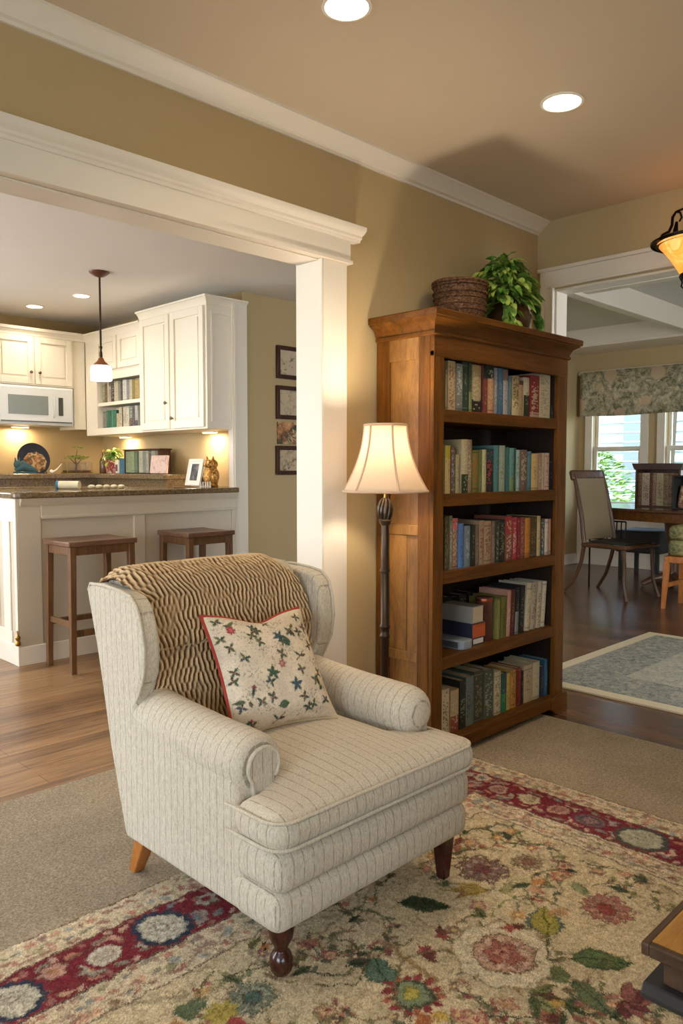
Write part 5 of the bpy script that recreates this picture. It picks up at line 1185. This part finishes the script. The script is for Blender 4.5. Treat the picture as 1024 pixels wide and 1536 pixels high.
L=bpy.data.lights.new('pendant_bulb','POINT'); L.energy=9; L.color=(1,.85,.64); L.shadow_soft_size=.06
o=bpy.data.objects.new('pendant_bulb_light',L); COL.objects.link(o); o.location=(pdx,pdy,1.90)

# objects on the ledge
ZL=1.2355
# dark round stone plate on a stand
t=thing('decorative_plate',(3.14,7.27,ZL),'round dark decorative plate with a pale figure, propped under the microwave','plate')
Mp=Matrix.Translation((3.14,7.29,ZL+.135))@Matrix.Rotation(PI/2-.22,4,'X')
MB().lathe([(1e-4,-.006),(.10,-.006),(.155,.004),(.158,.010),(.150,.012),(.10,.002),(1e-4,.002)],0,0,40,M=Mp).build('dish',M['navy'],t)
MB().lathe([(1e-4,.004),(.115,.006),(.112,.014),(.07,.018),(1e-4,.018)],0,0,9,sy=.9,M=Mp@Matrix.Translation((.01,-.03,0))).build('relief_figure',M['print2'],t)
m=MB(); m.tube([(3.06,7.22,ZL+.03),(3.05,7.20,ZL+.004),(3.06,7.34,ZL+.004),(3.10,7.36,ZL+.10)],.004,6).tube([(3.22,7.22,ZL+.03),(3.23,7.20,ZL+.004),(3.22,7.34,ZL+.004),(3.18,7.36,ZL+.10)],.004,6).build('easel',M['black'],t)
m=MB(); m.tube([(2.93,7.2,ZL+.03),(3.0,7.19,ZL+.075),(3.05,7.17,ZL+.045),(3.12,7.16,ZL+.022)],[.02,.05,.036,.014],12); m.ball((2.945,7.19,ZL+.085),.034,14,(1,.8,1.2)); m.tube([(2.93,7.19,ZL+.11),(2.925,7.19,ZL+.15)],[.012,.003],8); m.tube([(2.96,7.19,ZL+.11),(2.965,7.19,ZL+.15)],[.012,.003],8); m.box(2.92,3.10,7.14,7.22,ZL,ZL+.018)
o=m.build('figurine',M['teal']); topmesh(o,(3.0,7.18,ZL)); tag(o,'small teal animal figurine left of the round plate','figurine')
m=MB(); m.tube([(3.27,7.17,ZL+.012),(3.30,7.15,ZL+.035),(3.345,7.13,ZL+.095)],[.010,.006,.003],8); m.ball((3.265,7.18,ZL+.018),.018); o=m.build('feather_quill',M['whitep']); topmesh(o,(3.27,7.17,ZL)); tag(o,'pale quill lying to the right of the round plate','quill')
# glass terrarium with a little green tree
t=thing('terrarium',(3.55,7.24,ZL),'rectangular glass terrarium with a small green plant on the back ledge','terrarium')
m=MB(); m.box(3.42,3.68,7.18,7.184,ZL,ZL+.11).box(3.42,3.68,7.306,7.31,ZL,ZL+.11).box(3.42,3.424,7.18,7.31,ZL,ZL+.11).box(3.676,3.68,7.18,7.31,ZL,ZL+.11); m.build('glass_case',M['glass'],t,smooth=0)
m=MB()
for x in (3.422,3.678):
    for y in (7.182,7.308): m.cyl((x,y,ZL),(x,y,ZL+.112),.004,n=8)
m.box(3.418,3.682,7.178,7.312,ZL,ZL+.008); m.build('case_frame',M['brass'],t)
MB().box(3.43,3.67,7.19,7.30,ZL+.008,ZL+.03).build('soil',M['pot'],t,bevel=.006)
MB().tube([(3.54,7.24,ZL+.02),(3.545,7.24,ZL+.09),(3.53,7.24,ZL+.15)],[.011,.008,.005],8).tube([(3.545,7.24,ZL+.08),(3.60,7.24,ZL+.14)],[.006,.003],6).tube([(3.54,7.24,ZL+.09),(3.48,7.23,ZL+.14)],[.006,.003],6).tube([(3.535,7.24,ZL+.13),(3.56,7.24,ZL+.24)],[.005,.002],6).build('trunk',M['trunk'],t)
lf=MB()
for cx,cz,n_,R_ in ((3.48,.145,34,.05),(3.54,.15,26,.045),(3.61,.145,34,.05),(3.565,.25,22,.045)):
    for k in range(n_): a=rr.uniform(0,6.28); q=rr.random()**.5*R_; leafgeo(lf,(cx+q*math.cos(a),7.24+q*math.sin(a),ZL+cz+rr.uniform(-.012,.02)),(math.cos(a),math.sin(a),.5),.03,.009,.6,k%3==0)
lf.build('foliage',[M['leaf'],M['leaf2']],t,smooth=60,merge=False)
# bottle, potted herb, jar, blue book
t=thing('dark_bottle',(3.77,7.14,ZL),'slender dark bottle beside the red patterned herb pot','bottle')
MB().lathe([(.034,ZL),(.038,ZL+.01),(.038,ZL+.11),(.030,ZL+.14),(.012,ZL+.165),(.011,ZL+.205),(.014,ZL+.207),(.014,ZL+.222),(1e-4,ZL+.223)],3.77,7.12,24).build('glass_body',paint('bottle_brown','5a4630',.15,.1,.5),t)
MB().lathe([(.0145,ZL+.205),(.016,ZL+.21),(.015,ZL+.232),(1e-4,ZL+.233)],3.77,7.12,16).build('stopper',M['brass'],t)
t=thing('potted_herb',(3.78,6.93,ZL),'green herb in a red and white patterned pot on the ledge','plant')
MB().lathe([(.062,ZL),(.070,ZL+.01),(.085,ZL+.12),(.088,ZL+.125),(.08,ZL+.125),(.076,ZL+.11),(1e-4,ZL+.11)],3.78,6.94,28).build('pot',motif('red_white_pot','d8cbb8',('8a2a2a','b5483c','c9a890'),26,(.42,.5)),t)
foliage('foliage',(3.77,6.92,ZL+.12),90,.12,.13,.065,t,[M['leaf'],M['leaf2']],droop=1.0,spill=.06)
m=MB(); m.rbox(3.74,3.79,6.775,6.835,ZL,ZL+.125,.008,n=2); o=m.build('tin',M['whitep']); topmesh(o,(3.765,6.80,ZL)); tag(o,'narrow white and plum tin standing between the herb pot and the blue book','tin')
MB().box(3.739,3.741,6.785,6.825,ZL+.02,ZL+.085).build('tin_label',paint('plum_label','7a4a55',.6),o)
o=book(3.75,6.72,ZL+.0002,.085,.145,.12,'3a7a9c','p',seed=900,rot=-PI/2,parts=False); tag(o,'bright blue book left of the green books on the kitchen ledge','book')
rk=thing('book_rack',(3.80,6.35,ZL),'dark wooden rack holding pale green books on the kitchen ledge','rack')
m=MB(); m.box(3.745,3.87,6.655,6.668,ZL,ZL+.215).box(3.745,3.87,6.06,6.073,ZL,ZL+.215).box(3.745,3.87,6.04,6.69,ZL+.215,ZL+.228).box(3.80,3.87,6.06,6.668,ZL,ZL+.008); m.build('rack_frame',M['frame'],rk,bevel=.002)
y=6.65
for k,(w_,c_,nm,p_) in enumerate([(.085,'8fa37a','pale green','p'),(.07,'a3ad82','yellowish green','p'),(.055,'6f8a6a','mid green','p'),(.03,'4a5540','slim dark green','p'),(.07,'c3c0a4','cream','p'),(.05,'8d9282','grey green','p'),(.05,'b5b096','pale khaki','p'),(.045,'5a5a4c','dark grey','p'),(.06,'9aa08a','sage','p'),(.05,'7d7f70','grey','s')]):
    o=book(3.75,y-w_/2,ZL+.0085,w_-.002,.20,.10,c_,p_,seed=700+k,rot=-PI/2,parts=False); y-=w_; tag(o,f'{nm} book, {ORD[k]} from the left in the kitchen ledge rack','book','books in the kitchen ledge rack')
t=thing('plaque',(3.75,5.96,ZL),'pinkish marbled rectangular plaque leaning on the kitchen ledge','plaque')
Mq=Matrix.Translation((3.715,6.00,ZL+.080))@Matrix.Rotation(.12,4,'Y'); m=MB(); m.rbox(-.012,.012,-.135,.135,-.078,.085,.008,n=3,M=Mq); m.build('slab',motif('pink_marble','d2b8ac',('b08a80','c9a29a','a8847a'),16,(.5,.62)),t,smooth=50)
MB().box(3.73,3.77,5.90,5.99,ZL,ZL+.05).build('prop',M['frame'],t)
ZL=1.135
t=thing('picture_frame',(3.70,5.40,ZL),'white photo frame with a dark picture leaning on the bar top beside the owl','picture frame')
Mq=Matrix.Translation((3.685,5.41,ZL+.118))@Matrix.Rotation(.22,4,'Y')
m=MB(); w_,h_=.105,.112
for b_ in ((-.008,.008,-w_,-w_+.02,-h_,h_),(-.008,.008,w_-.02,w_,-h_,h_),(-.008,.008,-w_,w_,-h_,-h_+.02),(-.008,.008,-w_,w_,h_-.02,h_)): m.box(*b_,Mq)
m.build('frame_border',M['whitep'],t,bevel=.002); MB().box(-.004,.004,-w_+.02,w_-.02,-h_+.02,h_-.02,Mq).build('mat_board',M['whitep'],t,smooth=0); MB().box(-.0055,.004,-.05,.05,-.07,.07,Mq).build('photograph',motif('dark_photo','4a4a4c',('2a2a30','5a5a60','9a8a80'),22,(.45,.55)),t,smooth=0)
MB().obox((3.75,5.41,ZL+.07),(.006,.04,.16),0,0,-.35).build('easel_back',M['darkgrey'],t)
ZK=ZL; ZL=1.135
# gold owl figurine
t=thing('owl_figurine',(3.74,5.21,ZL),'golden owl figurine at the right end of the bar top','figurine')
gold=NT('mottled_gold'); v=gold.mapping(); q=gold.noise(v,60,4,.7); gold.base(gold.ramp(q,[(.38,hx('5a3216')),(.5,hx('a8742c')),(.62,hx('d9b060'))])); gold.bump(q,.6,.006); gold=gold.out(.35,.55)
ox,oy=3.70,5.20
ZL0=ZL
MB().lathe([(.055,ZL0-.0005),(.06,ZL0+.01),(.05,ZL0+.02),(.058,ZL0+.05),(.066,ZL0+.085),(.062,ZL0+.12),(.048,ZL0+.145),(.046,ZL0+.155)],ox,oy,24).build('body',gold,t)
m=MB(); m.ball((ox,oy,ZL0+.185),.055,20,(1,1.05,.85))
for s_ in (-1,1): m.tube([(ox-.01,oy+s_*.034,ZL0+.215),(ox-.01,oy+s_*.046,ZL0+.25)],[.016,.003],8); m.lathe([(1e-4,0),(.018,.002),(.016,.010),(.006,.014)],0,0,16,M=Matrix.Translation((ox-.044,oy+s_*.022,ZL0+.19))@Matrix.Rotation(-PI/2,4,'Y'))
m.tube([(ox-.054,oy,ZL0+.185),(ox-.068,oy,ZL0+.165)],[.008,.002],8); m.build('head',gold,t)
for s_ in (-1,1): MB().ball((ox,oy+s_*.058,ZL0+.085),.05,14,(.7,.35,1.15)).build('wing',gold,t)
# bits on the peninsula top
o=thing('lattice_ornament',(3.55,5.10,1.1345),'tiny white lattice ornament at the right end of the bar top','ornament')
m=MB()
for k in range(5): m.box(3.50+.022*k,3.507+.022*k,5.06,5.066,1.1345,1.181)
m.box(3.495,3.60,5.058,5.068,1.14,1.146).box(3.495,3.60,5.058,5.068,1.1345,1.125); m.build('lattice',M['whitep'],o)
m=MB(); m.lathe([(.095,1.1345),(.10,1.123),(.105,1.136),(.098,1.136),(.092,1.127),(1e-4,1.125)],3.47,5.22,32,sx=1.0,sy=.9); o=m.build('shallow_tray',M['frame']); topmesh(o,(3.47,5.22,1.1345)); tag(o,'low dark wooden tray on the right end of the bar top','tray')
o=thing('paper_roll',(2.60,5.45,1.1345),'cream roll with a blue and white end lying on the bar top','roll')
MB().cyl((2.57,5.53,1.165),(2.67,5.41,1.165),.030,n=24).build('roll_body',M['cream'],o); MB().cyl((2.556,5.543,1.165),(2.57,5.53,1.165),.0305,n=24).build('end_cap',M['bluebox'],o)
m=MB()
for k in range(5): m.ball((2.76+.05*k,5.40-.02*k,1.1345+.016),.022,12,(1.3,1,.7))
o=m.build('napkin_bundle',M['cream']); topmesh(o,(2.86,5.36,1.1345)); tag(o,'crumpled cream cloth lying on the bar top beside the roll','cloth')

# framed pictures on the wall beyond the column
def picture(x0,x1,z0,z1,lab,m,framed=True):
    t=thing('framed_picture' if framed else 'unframed_picture',((x0+x1)/2,YD,z0),lab,'picture','pictures stacked on the hallway wall')
    y=YD-.001
    if framed:
        q=MB(); w_=.035
        q.box(x0,x0+w_,y-.025,y,z0,z1).box(x1-w_,x1,y-.025,y,z0,z1).box(x0+w_,x1-w_,y-.025,y,z0,z0+w_).box(x0+w_,x1-w_,y-.025,y,z1-w_,z1); q.build('frame',M['frame'],t,bevel=.004)
        MB().box(x0+w_,x1-w_,y-.010,y,z0+w_,z1-w_).build('print',m,t,smooth=0)
    else: MB().box(x0,x1,y-.018,y,z0,z1).build('canvas',m,t,bevel=.002)
picture(4.305,4.80,2.055,2.335,'dark-framed animal sketch, topmost of the four hallway pictures',M['print2'] if False else motif('sketch_a','c6b195',('4a5138','8d8368','b8a282'),11,(.54,.6)))
picture(4.30,4.80,1.71,1.995,'dark-framed faint pencil print, second from the top of the hallway pictures',motif('sketch_b','c4b091',('8a7a60','a08c70','b09a7c'),18,(.52,.6)))
picture(4.315,4.74,1.495,1.685,'unframed floral picture, third of the four hallway pictures',M['print2'],False)
picture(4.295,4.80,1.23,1.48,'dark-framed landscape print, lowest of the four hallway pictures',motif('sketch_c','c2ab8a',('5a4a38','8f8068','a8937a'),15,(.5,.58)))

# ---------------------------------------------------------------- dining room
rg=thing('dining_rug',(4.07,2.5,0),'faded blue-grey patterned rug with a cream edge on the dining room floor','rug')
gx0,gx1,gy1,gy0=4.075,5.92,2.52,-.4
MB().box(gx0,gx1,gy0,gy1,0,.012).build('rug_binding',M['rugedge'],rg,bevel=.003); MB().box(gx0+.09,gx1-.09,gy0+.09,gy1-.09,.012,.0145).build('rug_border',M['rugblue'],rg,smooth=0); MB().box(gx0+.45,gx1-.45,gy0+.45,gy1-.45,.0145,.0165).build('rug_field',M['rugfield'],rg,smooth=0)
# window valance
t=thing('window_valance',(9.4,3.6,1.93),'grey-green floral fabric valance across the dining windows','valance')
vs=[];fs=[]; N=90
Vg=np.zeros((2,N,3)); 
m=MB(); y0_,y1_=1.2,5.03
for i in range(N):
    y=y0_+(y1_-y0_)*i/(N-1); x=XW-.10+.006*math.sin(i*.9); vs+= [(x,y,1.955+.006*math.sin(i*.23)),(x-.004,y,2.25),(x,y,2.53)]
for i in range(N-1):
    for k in range(2): a=3*i+k; fs.append((a,a+1,a+4,a+3))
o=m.add(vs,fs).build('fabric_panel',M['valance'],t); so=o.modifiers.new('t','SOLIDIFY'); so.thickness=.012
MB().box(XW-.095,XW,y0_,y0_+.012,1.96,2.53).box(XW-.095,XW,y1_-.012,y1_,1.96,2.53).box(XW-.1,XW,y0_,y1_,2.52,2.535).build('valance_board',M['valance'],t,smooth=0)
# dining chair
def dining_chair(cx,cy,rz,lab,sc=1.0,seatmat=None):
    t=thing('dining_chair',(cx,cy,0),lab,'chair'); Mz=Matrix.Translation((cx,cy,0))@Matrix.Rotation(rz,4,'Z')@Matrix.Scale(sc,4)
    T=lambda p: tuple(Mz@Vector(p))
    # faces -y locally
    for sx in (-1,1):
        MB().tube([T((sx*.225,.20,.46)),T((sx*.215,.235,.30)),T((sx*.225,.29,.15)),T((sx*.25,.40,.0))],[.022,.019,.018,.017],10).build('leg',M['dchair'],t)
        MB().tube([T((sx*.215,-.19,.46)),T((sx*.205,-.20,.30)),T((sx*.215,-.205,.15)),T((sx*.235,-.25,.0))],[.022,.019,.017,.017],10).build('leg',M['dchair'],t)
        MB().tube([T((sx*.225,.20,.46)),T((sx*.215,.24,.70)),T((sx*.21,.30,.95)),T((sx*.205,.345,1.10))],[.024,.022,.021,.020],10).build('back_post',M['dchair'],t)
    m=MB(); m.rbox(-.255,.255,-.245,.22,.435,.475,.018,n=5,M=Mz); m.build('seat',M['dchair'],t)
    m=MB(); m.rbox(-.20,.20,-.20,.17,.470,.492,.012,n=5,crown=(0,0,.006),M=Mz); m.build('seat_pad',M['cushion'],t)
    Mb=Mz@Matrix.Translation((0,.345,1.07))@Matrix.Rotation(-.28,4,'X'); m=MB(); m.rbox(-.235,.235,-.022,.028,-.045,.05,.02,n=5,M=Mb); m.build('top_rail',M['dchair'],t)
    Mb=Mz@Matrix.Translation((0,.268,.76))@Matrix.Rotation(-.20,4,'X'); m=MB(); m.rbox(-.20,.20,-.012,.014,-.27,.29,.008,n=5,M=Mb); m.build('back_splat',seatmat or M['chseat'],t)
    return t
dining_chair(7.45,3.50,-.17,'brown wooden dining chair with curved legs and a tan back panel, left of the table',1.13)
# iron magazine stand on the chair's far side
# dining table: oval top on a pedestal
tb=thing('dining_table',(8.45,2.95,0),'large dark oval dining table by the windows with a thick brown apron','table')
def oval(rx,ry,n=60): return [(8.45+rx*math.cos(2*PI*k/n),2.95+ry*math.sin(2*PI*k/n)) for k in range(n)]
MB().prism(oval(.80,1.38),'z',.835,.865).build('tabletop',wood('table_top','3a241a','64432f',(1.2,9,9),.12,2,.6),tb,bevel=.008)
MB().prism(oval(.765,1.34),'z',.74,.836).build('apron',M['bwoodx'],tb,bevel=.004)
for y_ in (2.25,3.35):
    MB().lathe([(.16,.05),(.12,.09),(.06,.14),(.055,.40),(.09,.55),(.10,.68),(.14,.745)],8.45,y_,28).build('pedestal',M['dchair'],tb)
    m=MB()
    for k in range(4): a=PI/4+PI/2*k; m.tube([(8.45+.05*math.cos(a),y_+.05*math.sin(a),.12),(8.45+.2*math.cos(a),y_+.2*math.sin(a),.09),(8.45+.34*math.cos(a),y_+.34*math.sin(a),.028)],[.045,.04,.028],10)
    m.build('feet',M['dchair'],tb)
# book rack with lid, on the table
t=thing('book_rack',(8.45,3.5,.865),'wooden book rack with a flat dark lid standing on the dining table','rack')
bx0,bx1,by0,by1=8.28,8.56,3.23,3.72; ZR=.8655
m=MB(); m.box(bx0,bx1,by0,by0+.02,ZR,ZR+.40).box(bx0,bx1,by1-.02,by1,ZR,ZR+.40).box(bx1-.02,bx1,by0,by1,ZR,ZR+.40).box(bx0,bx1,by0,by1,ZR,ZR+.015); m.build('rack_body',M['dchair'],t,bevel=.003)
m=MB(); m.prism([(by0-.03,ZR+.47),(by1+.03,ZR+.47),(by1+.015,ZR+.43),(by1,ZR+.40),(by0,ZR+.40),(by0-.015,ZR+.43)],'x',bx0-.03,bx1+.01); m.build('lid',M['frame'],t,bevel=.006)
y=by1-.022
for k,(w_,c_,nm,p_) in enumerate([(.05,'8d6a44','tan','s3a2018'),(.085,'c9b79a','cream spotted','s7a3a30'),(.03,'5a3524','dark brown','p'),(.045,'b08a70','rose and tan','s8a2a3a'),(.075,'c9b88c','pale gold','s6a4a30'),(.05,'a88a60','fawn','s4a2a1c'),(.06,'9a7a58','brown','s3a2018'),(.05,'7a4a34','russet','p')]):
    o=book(bx0+.01,y-w_/2,ZR+.0155,w_-.002,.35,.22,c_,p_,seed=800+k,rot=-PI/2,parts=False); y-=w_; tag(o,f'{nm} large book, {ORD[k]} from the left in the rack on the dining table','book','large books in the dining table rack')
t=thing('black_box',(8.0,3.05,.865),'open black box of rust and tan scrolls at the front of the dining table','box')
gx,gy=7.98,2.98; m=MB(); m.box(gx+.22,gx+.24,gy-.30,gy+.22,ZR,ZR+.345).box(gx,gx+.24,gy+.20,gy+.22,ZR,ZR+.335).box(gx,gx+.24,gy-.30,gy-.28,ZR,ZR+.335).box(gx,gx+.24,gy-.30,gy+.22,ZR,ZR+.012).box(gx,gx+.24,gy-.3,gy+.22,ZR+.33,ZR+.345); m.build('box_shell',M['cushion'],t,bevel=.004)
for k in range(6):
    mm=motif('scroll_%d'%k,['7d4a34','a07a58','8a5a44','9a8060','7a3f30','a88a66'][k],('5a2a20','7d6a48','c0a27c'),30,(.45,.55)); yy=gy+.16-.08*k
    o=MB().tube([(gx+.09,yy,ZR+.0125),(gx+.10,yy-.01,ZR+.12),(gx+.12,yy-.02-.01*k,ZR+.235)],[.036,.038,.032],14).build('rolled_scroll',mm); topmesh(o,(gx+.09,yy,ZR)); tag(o,f"{['rust','tan','reddish','sandy','dark red','beige'][k]} patterned roll, {ORD[k]} from the left in the black box on the dining table",'scroll','rolls in the black box')
m=MB(); m.tube([(8.52,2.92,ZR+.0),(8.52,2.92,ZR+.36)],[.06,.02],14).tube([(8.5,3.06,ZR+.45),(8.5,2.96,ZR+.50),(8.5,2.80,ZR+.56)],[.018,.03,.05],10).tube([(8.52,2.92,ZR+.36),(8.5,2.97,ZR+.49)],[.02,.022],10); o=m.build('metal_pitcher',M['black']); topmesh(o,(8.52,2.92,ZR)); tag(o,'black spouted pitcher at the right edge of the dining table','pitcher')
# orange stool with tapestry cushions
t=thing('low_stool',(7.2,2.62,0),'orange wooden low stool at the right edge of the dining room','stool')
sx0,sx1,sy0,sy1=7.05,7.45,2.35,2.88
for a,b in ((sx0,sy1),(sx0,sy0),(sx1,sy1),(sx1,sy0)):
    MB().sq((a+(.02 if a==sx0 else -.02),b+(-.02 if b==sy1 else .02),.44),(a,b,0),.05,.032).build('leg',M['orange'],t,bevel=.003)
MB().box(sx0,sx1,sy0,sy1,.425,.485).build('seat_frame',M['orange'],t,bevel=.006); MB().box(sx0+.03,sx1-.03,sy0+.02,sy0+.04,.2,.24).box(sx0+.03,sx1-.03,sy1-.04,sy1-.02,.2,.24).build('stretcher',M['orange'],t,bevel=.003)
for k,(z,h) in enumerate(((.4855,.15),(.6365,.13))):
    m=MB(); m.rbox(sx0+.01,sx1-.01,sy0+.01,sy1-.02,z,z+h,.045,n=5,crown=(0,0,.008) if k else (0,0,0)); o=m.build('tapestry_cushion',M['tapestry']); topmesh(o,((sx0+sx1)/2,(sy0+sy1)/2,z)); tag(o,['lower dark green patterned cushion on the orange stool','upper mossy green patterned cushion on the orange stool'][k],'cushion')
# slatted iron magazine rack between chair and table
t=thing('iron_rack',(7.85,3.82,0),'black iron spindle rack between the dining chair and the table','rack')
m=MB(); rx_,ry_=7.85,4.02
for k in range(9): m.tube([(rx_,ry_-.05*k,.52),(rx_+.01,ry_-.05*k,.72)],.007,6)
m.tube([(rx_,ry_,.52),(rx_,ry_-.40,.52)],.009,6).tube([(rx_+.01,ry_,.718),(rx_+.01,ry_-.40,.718)],.009,6).tube([(rx_,ry_,.52),(rx_,ry_,0)],.010,8).tube([(rx_,ry_-.40,.52),(rx_,ry_-.40,0)],.010,8); m.build('spindles',M['black'],t)
m=MB(); m.rbox(8.70,9.25,3.60,4.15,.30,.56,.03,n=4); 
for a in (8.76,9.19):
    for b in (3.66,4.09): m.box(a-.02,a+.02,b-.02,b+.02,0,.31)
o=m.build('black_ottoman',M['cushion']); topmesh(o,(8.97,3.87,0)); tag(o,'low black ottoman under the window behind the table','ottoman')

# ---------------------------------------------------------------- outdoors seen through the dining windows
gnd=MB().box(XW+.3,30,-12,20,-.35,-.25).build('ground_outside',M['grass'],smooth=0); gnd['kind']='structure'
t=thing('neighbouring_house',(15,4,-.25),'pale sided neighbouring house seen through the dining window','house')
m=MB(); m.box(15.5,21,2.0,9.5,-.25,3.6); m.build('wall',M['house'],t,smooth=0)
m=MB()
for k in range(19): m.prism([(15.5,-.2+.2*k),(15.41,-.2+.2*k),(15.5,-.2+.2*k+.19)],'y',2.0,9.5)
m.build('siding',M['house'],t,smooth=0)
m=MB(); m.prism([(1.6,3.55),(9.9,3.55),(5.75,5.6)],'x',15.1,21.3); m.build('roof',paint('roof_shingles','8a8f96',.8,.15),t,smooth=0)
for a in (3.0,6.2): MB().box(15.42,15.5,a,a+1.0,1.0,2.4).build('window',M['greyglass'],t); 
rr=random.Random(77)
def shrub(x,y,h,r,lab):
    t=thing('garden_shrub',(x,y,-.25),lab,'shrub','shrubs outside the dining windows')
    lf=MB()
    for k in range(1500):
        a=rr.uniform(0,6.28); u_=rr.random()**.4; zz=rr.random(); R_=r*math.sin(PI*(.15+.8*zz))*u_; leafgeo(lf,(x+R_*math.cos(a),y+R_*math.sin(a),-.15+h*zz),(math.cos(a),math.sin(a),.5),.11,.03,.7,k%3==0)
    lf.build('foliage',[M['leaf'],M['leaf2']],t,smooth=60,merge=False); MB().cyl((x,y,-.25),(x,y,-.25+h*.7),.04,.015,8).build('stem',M['trunk'],t)
shrub(12.0,6.05,1.75,.65,'tall leafy shrub outside the left dining window'); shrub(12.9,4.75,1.5,.5,'shorter leafy shrub outside, right of the tall one'); shrub(13.4,7.6,1.6,.6,'leafy shrub outside at the left edge of the dining window')
t=thing('garden_tree',(13.5,4.3,-.25),'tree with a blue-grey trunk outside the dining window','tree')
MB().tube([(14.2,5.75,-.25),(14.2,5.75,1.2),(14.2,5.7,2.4),(14.2,5.6,3.6)],[.10,.08,.07,.05],12).tube([(14.2,5.73,1.5),(14.2,6.1,2.3),(14.2,6.5,2.6)],[.05,.03,.015],8).build('trunk',M['trunk'],t)
lf=MB()
for k in range(500): a=rr.uniform(0,6.28); q=rr.random()**.5*1.2; leafgeo(lf,(14.2+.6*q*math.cos(a),5.6+q*math.sin(a),2.9+rr.uniform(-.2,1.4)),(math.cos(a),math.sin(a),.3),.14,.04,.7,k%3==0)
lf.build('foliage',[M['leaf'],M['leaf2']],t,smooth=60,merge=False)

# ---------------------------------------------------------------- light and camera
W_=bpy.data.worlds.new('World'); SC.world=W_; W_.use_nodes=True; nt=W_.node_tree; bg=nt.nodes['Background']
tc=nt.nodes.new('ShaderNodeTexCoord'); sp=nt.nodes.new('ShaderNodeSeparateXYZ'); nt.links.new(tc.outputs['Generated'],sp.inputs[0])
rp_=nt.nodes.new('ShaderNodeValToRGB'); rp_.color_ramp.elements[0].position=.45; rp_.color_ramp.elements[0].color=(.5,.58,.6,1); rp_.color_ramp.elements[1].position=.75; rp_.color_ramp.elements[1].color=(.55,.75,1,1)
e=rp_.color_ramp.elements.new(.52); e.color=(.85,.93,1,1); mp=nt.nodes.new('ShaderNodeMapRange'); mp.inputs[1].default_value=-1; nt.links.new(sp.outputs[2],mp.inputs[0]); nt.links.new(mp.outputs[0],rp_.inputs[0]); nt.links.new(rp_.outputs[0],bg.inputs[0]); bg.inputs[1].default_value=P_SKY
def area(name,loc,rot,sx,sy,en,col=(.80,.90,1),portal=False):
    L=bpy.data.lights.new(name,'AREA'); L.shape='RECTANGLE'; L.size=sx; L.size_y=sy; L.energy=en; L.color=col
    if portal: L.cycles.is_portal=True
    o=bpy.data.objects.new(name,L); COL.objects.link(o); o.location=loc; o.rotation_euler=rot; return o
area('daylight_rear_window',(XL-.15,.1,1.45),(0,-PI/2,0),1.5,2.2,P_WR,(.62,.80,1))
area('daylight_kitchen_window',(XL-.15,4.4,1.4),(0,-PI/2,0),1.8,2.4,P_WK,(.90,.95,1))
area('fill_light_dining',(5.3,YR-.15,1.55),(PI/2,0,0),1.8,1.9,P_FILLD)  # added fill that brightens the dining room from out of view
area('fill_light_kitchen',(-.3,YK+.15,1.72),(-PI/2,0,0),3.1,1.1,P_FILLK,(.92,.96,1))  # added fill that lifts the kitchen ceiling, source out of view
area('daylight_front_window',(-.8,YR-.15,1.5),(PI/2,0,0),2.2,1.4,P_WF)
for a,b in wy: area('dining_window_portal',(XW+.15,(a+b)/2,1.6),(0,PI/2,0),1.6,abs(a-b),0,portal=True)
cam=bpy.data.cameras.new('camera'); co=bpy.data.objects.new('camera',cam); COL.objects.link(co); SC.camera=co
cam.sensor_fit='HORIZONTAL'; cam.sensor_width=36; cam.lens=1158/1024*36; cam.clip_start=.05
co.location=(0,0,1.3); co.rotation_euler=(PI/2-math.atan(68/1158),0,-PI/4)
SC.view_settings.view_transform='Standard'; SC.view_settings.look='None'; SC.view_settings.gamma=1; SC.view_settings.exposure=EXPO; SC.view_settings.use_curve_mapping=False
try: SC.cycles.use_denoising=True; SC.cycles.max_bounces=8; SC.cycles.diffuse_bounces=5; SC.cycles.sample_clamp_indirect=6; SC.cycles.caustics_reflective=False; SC.cycles.caustics_refractive=False
except Exception: pass
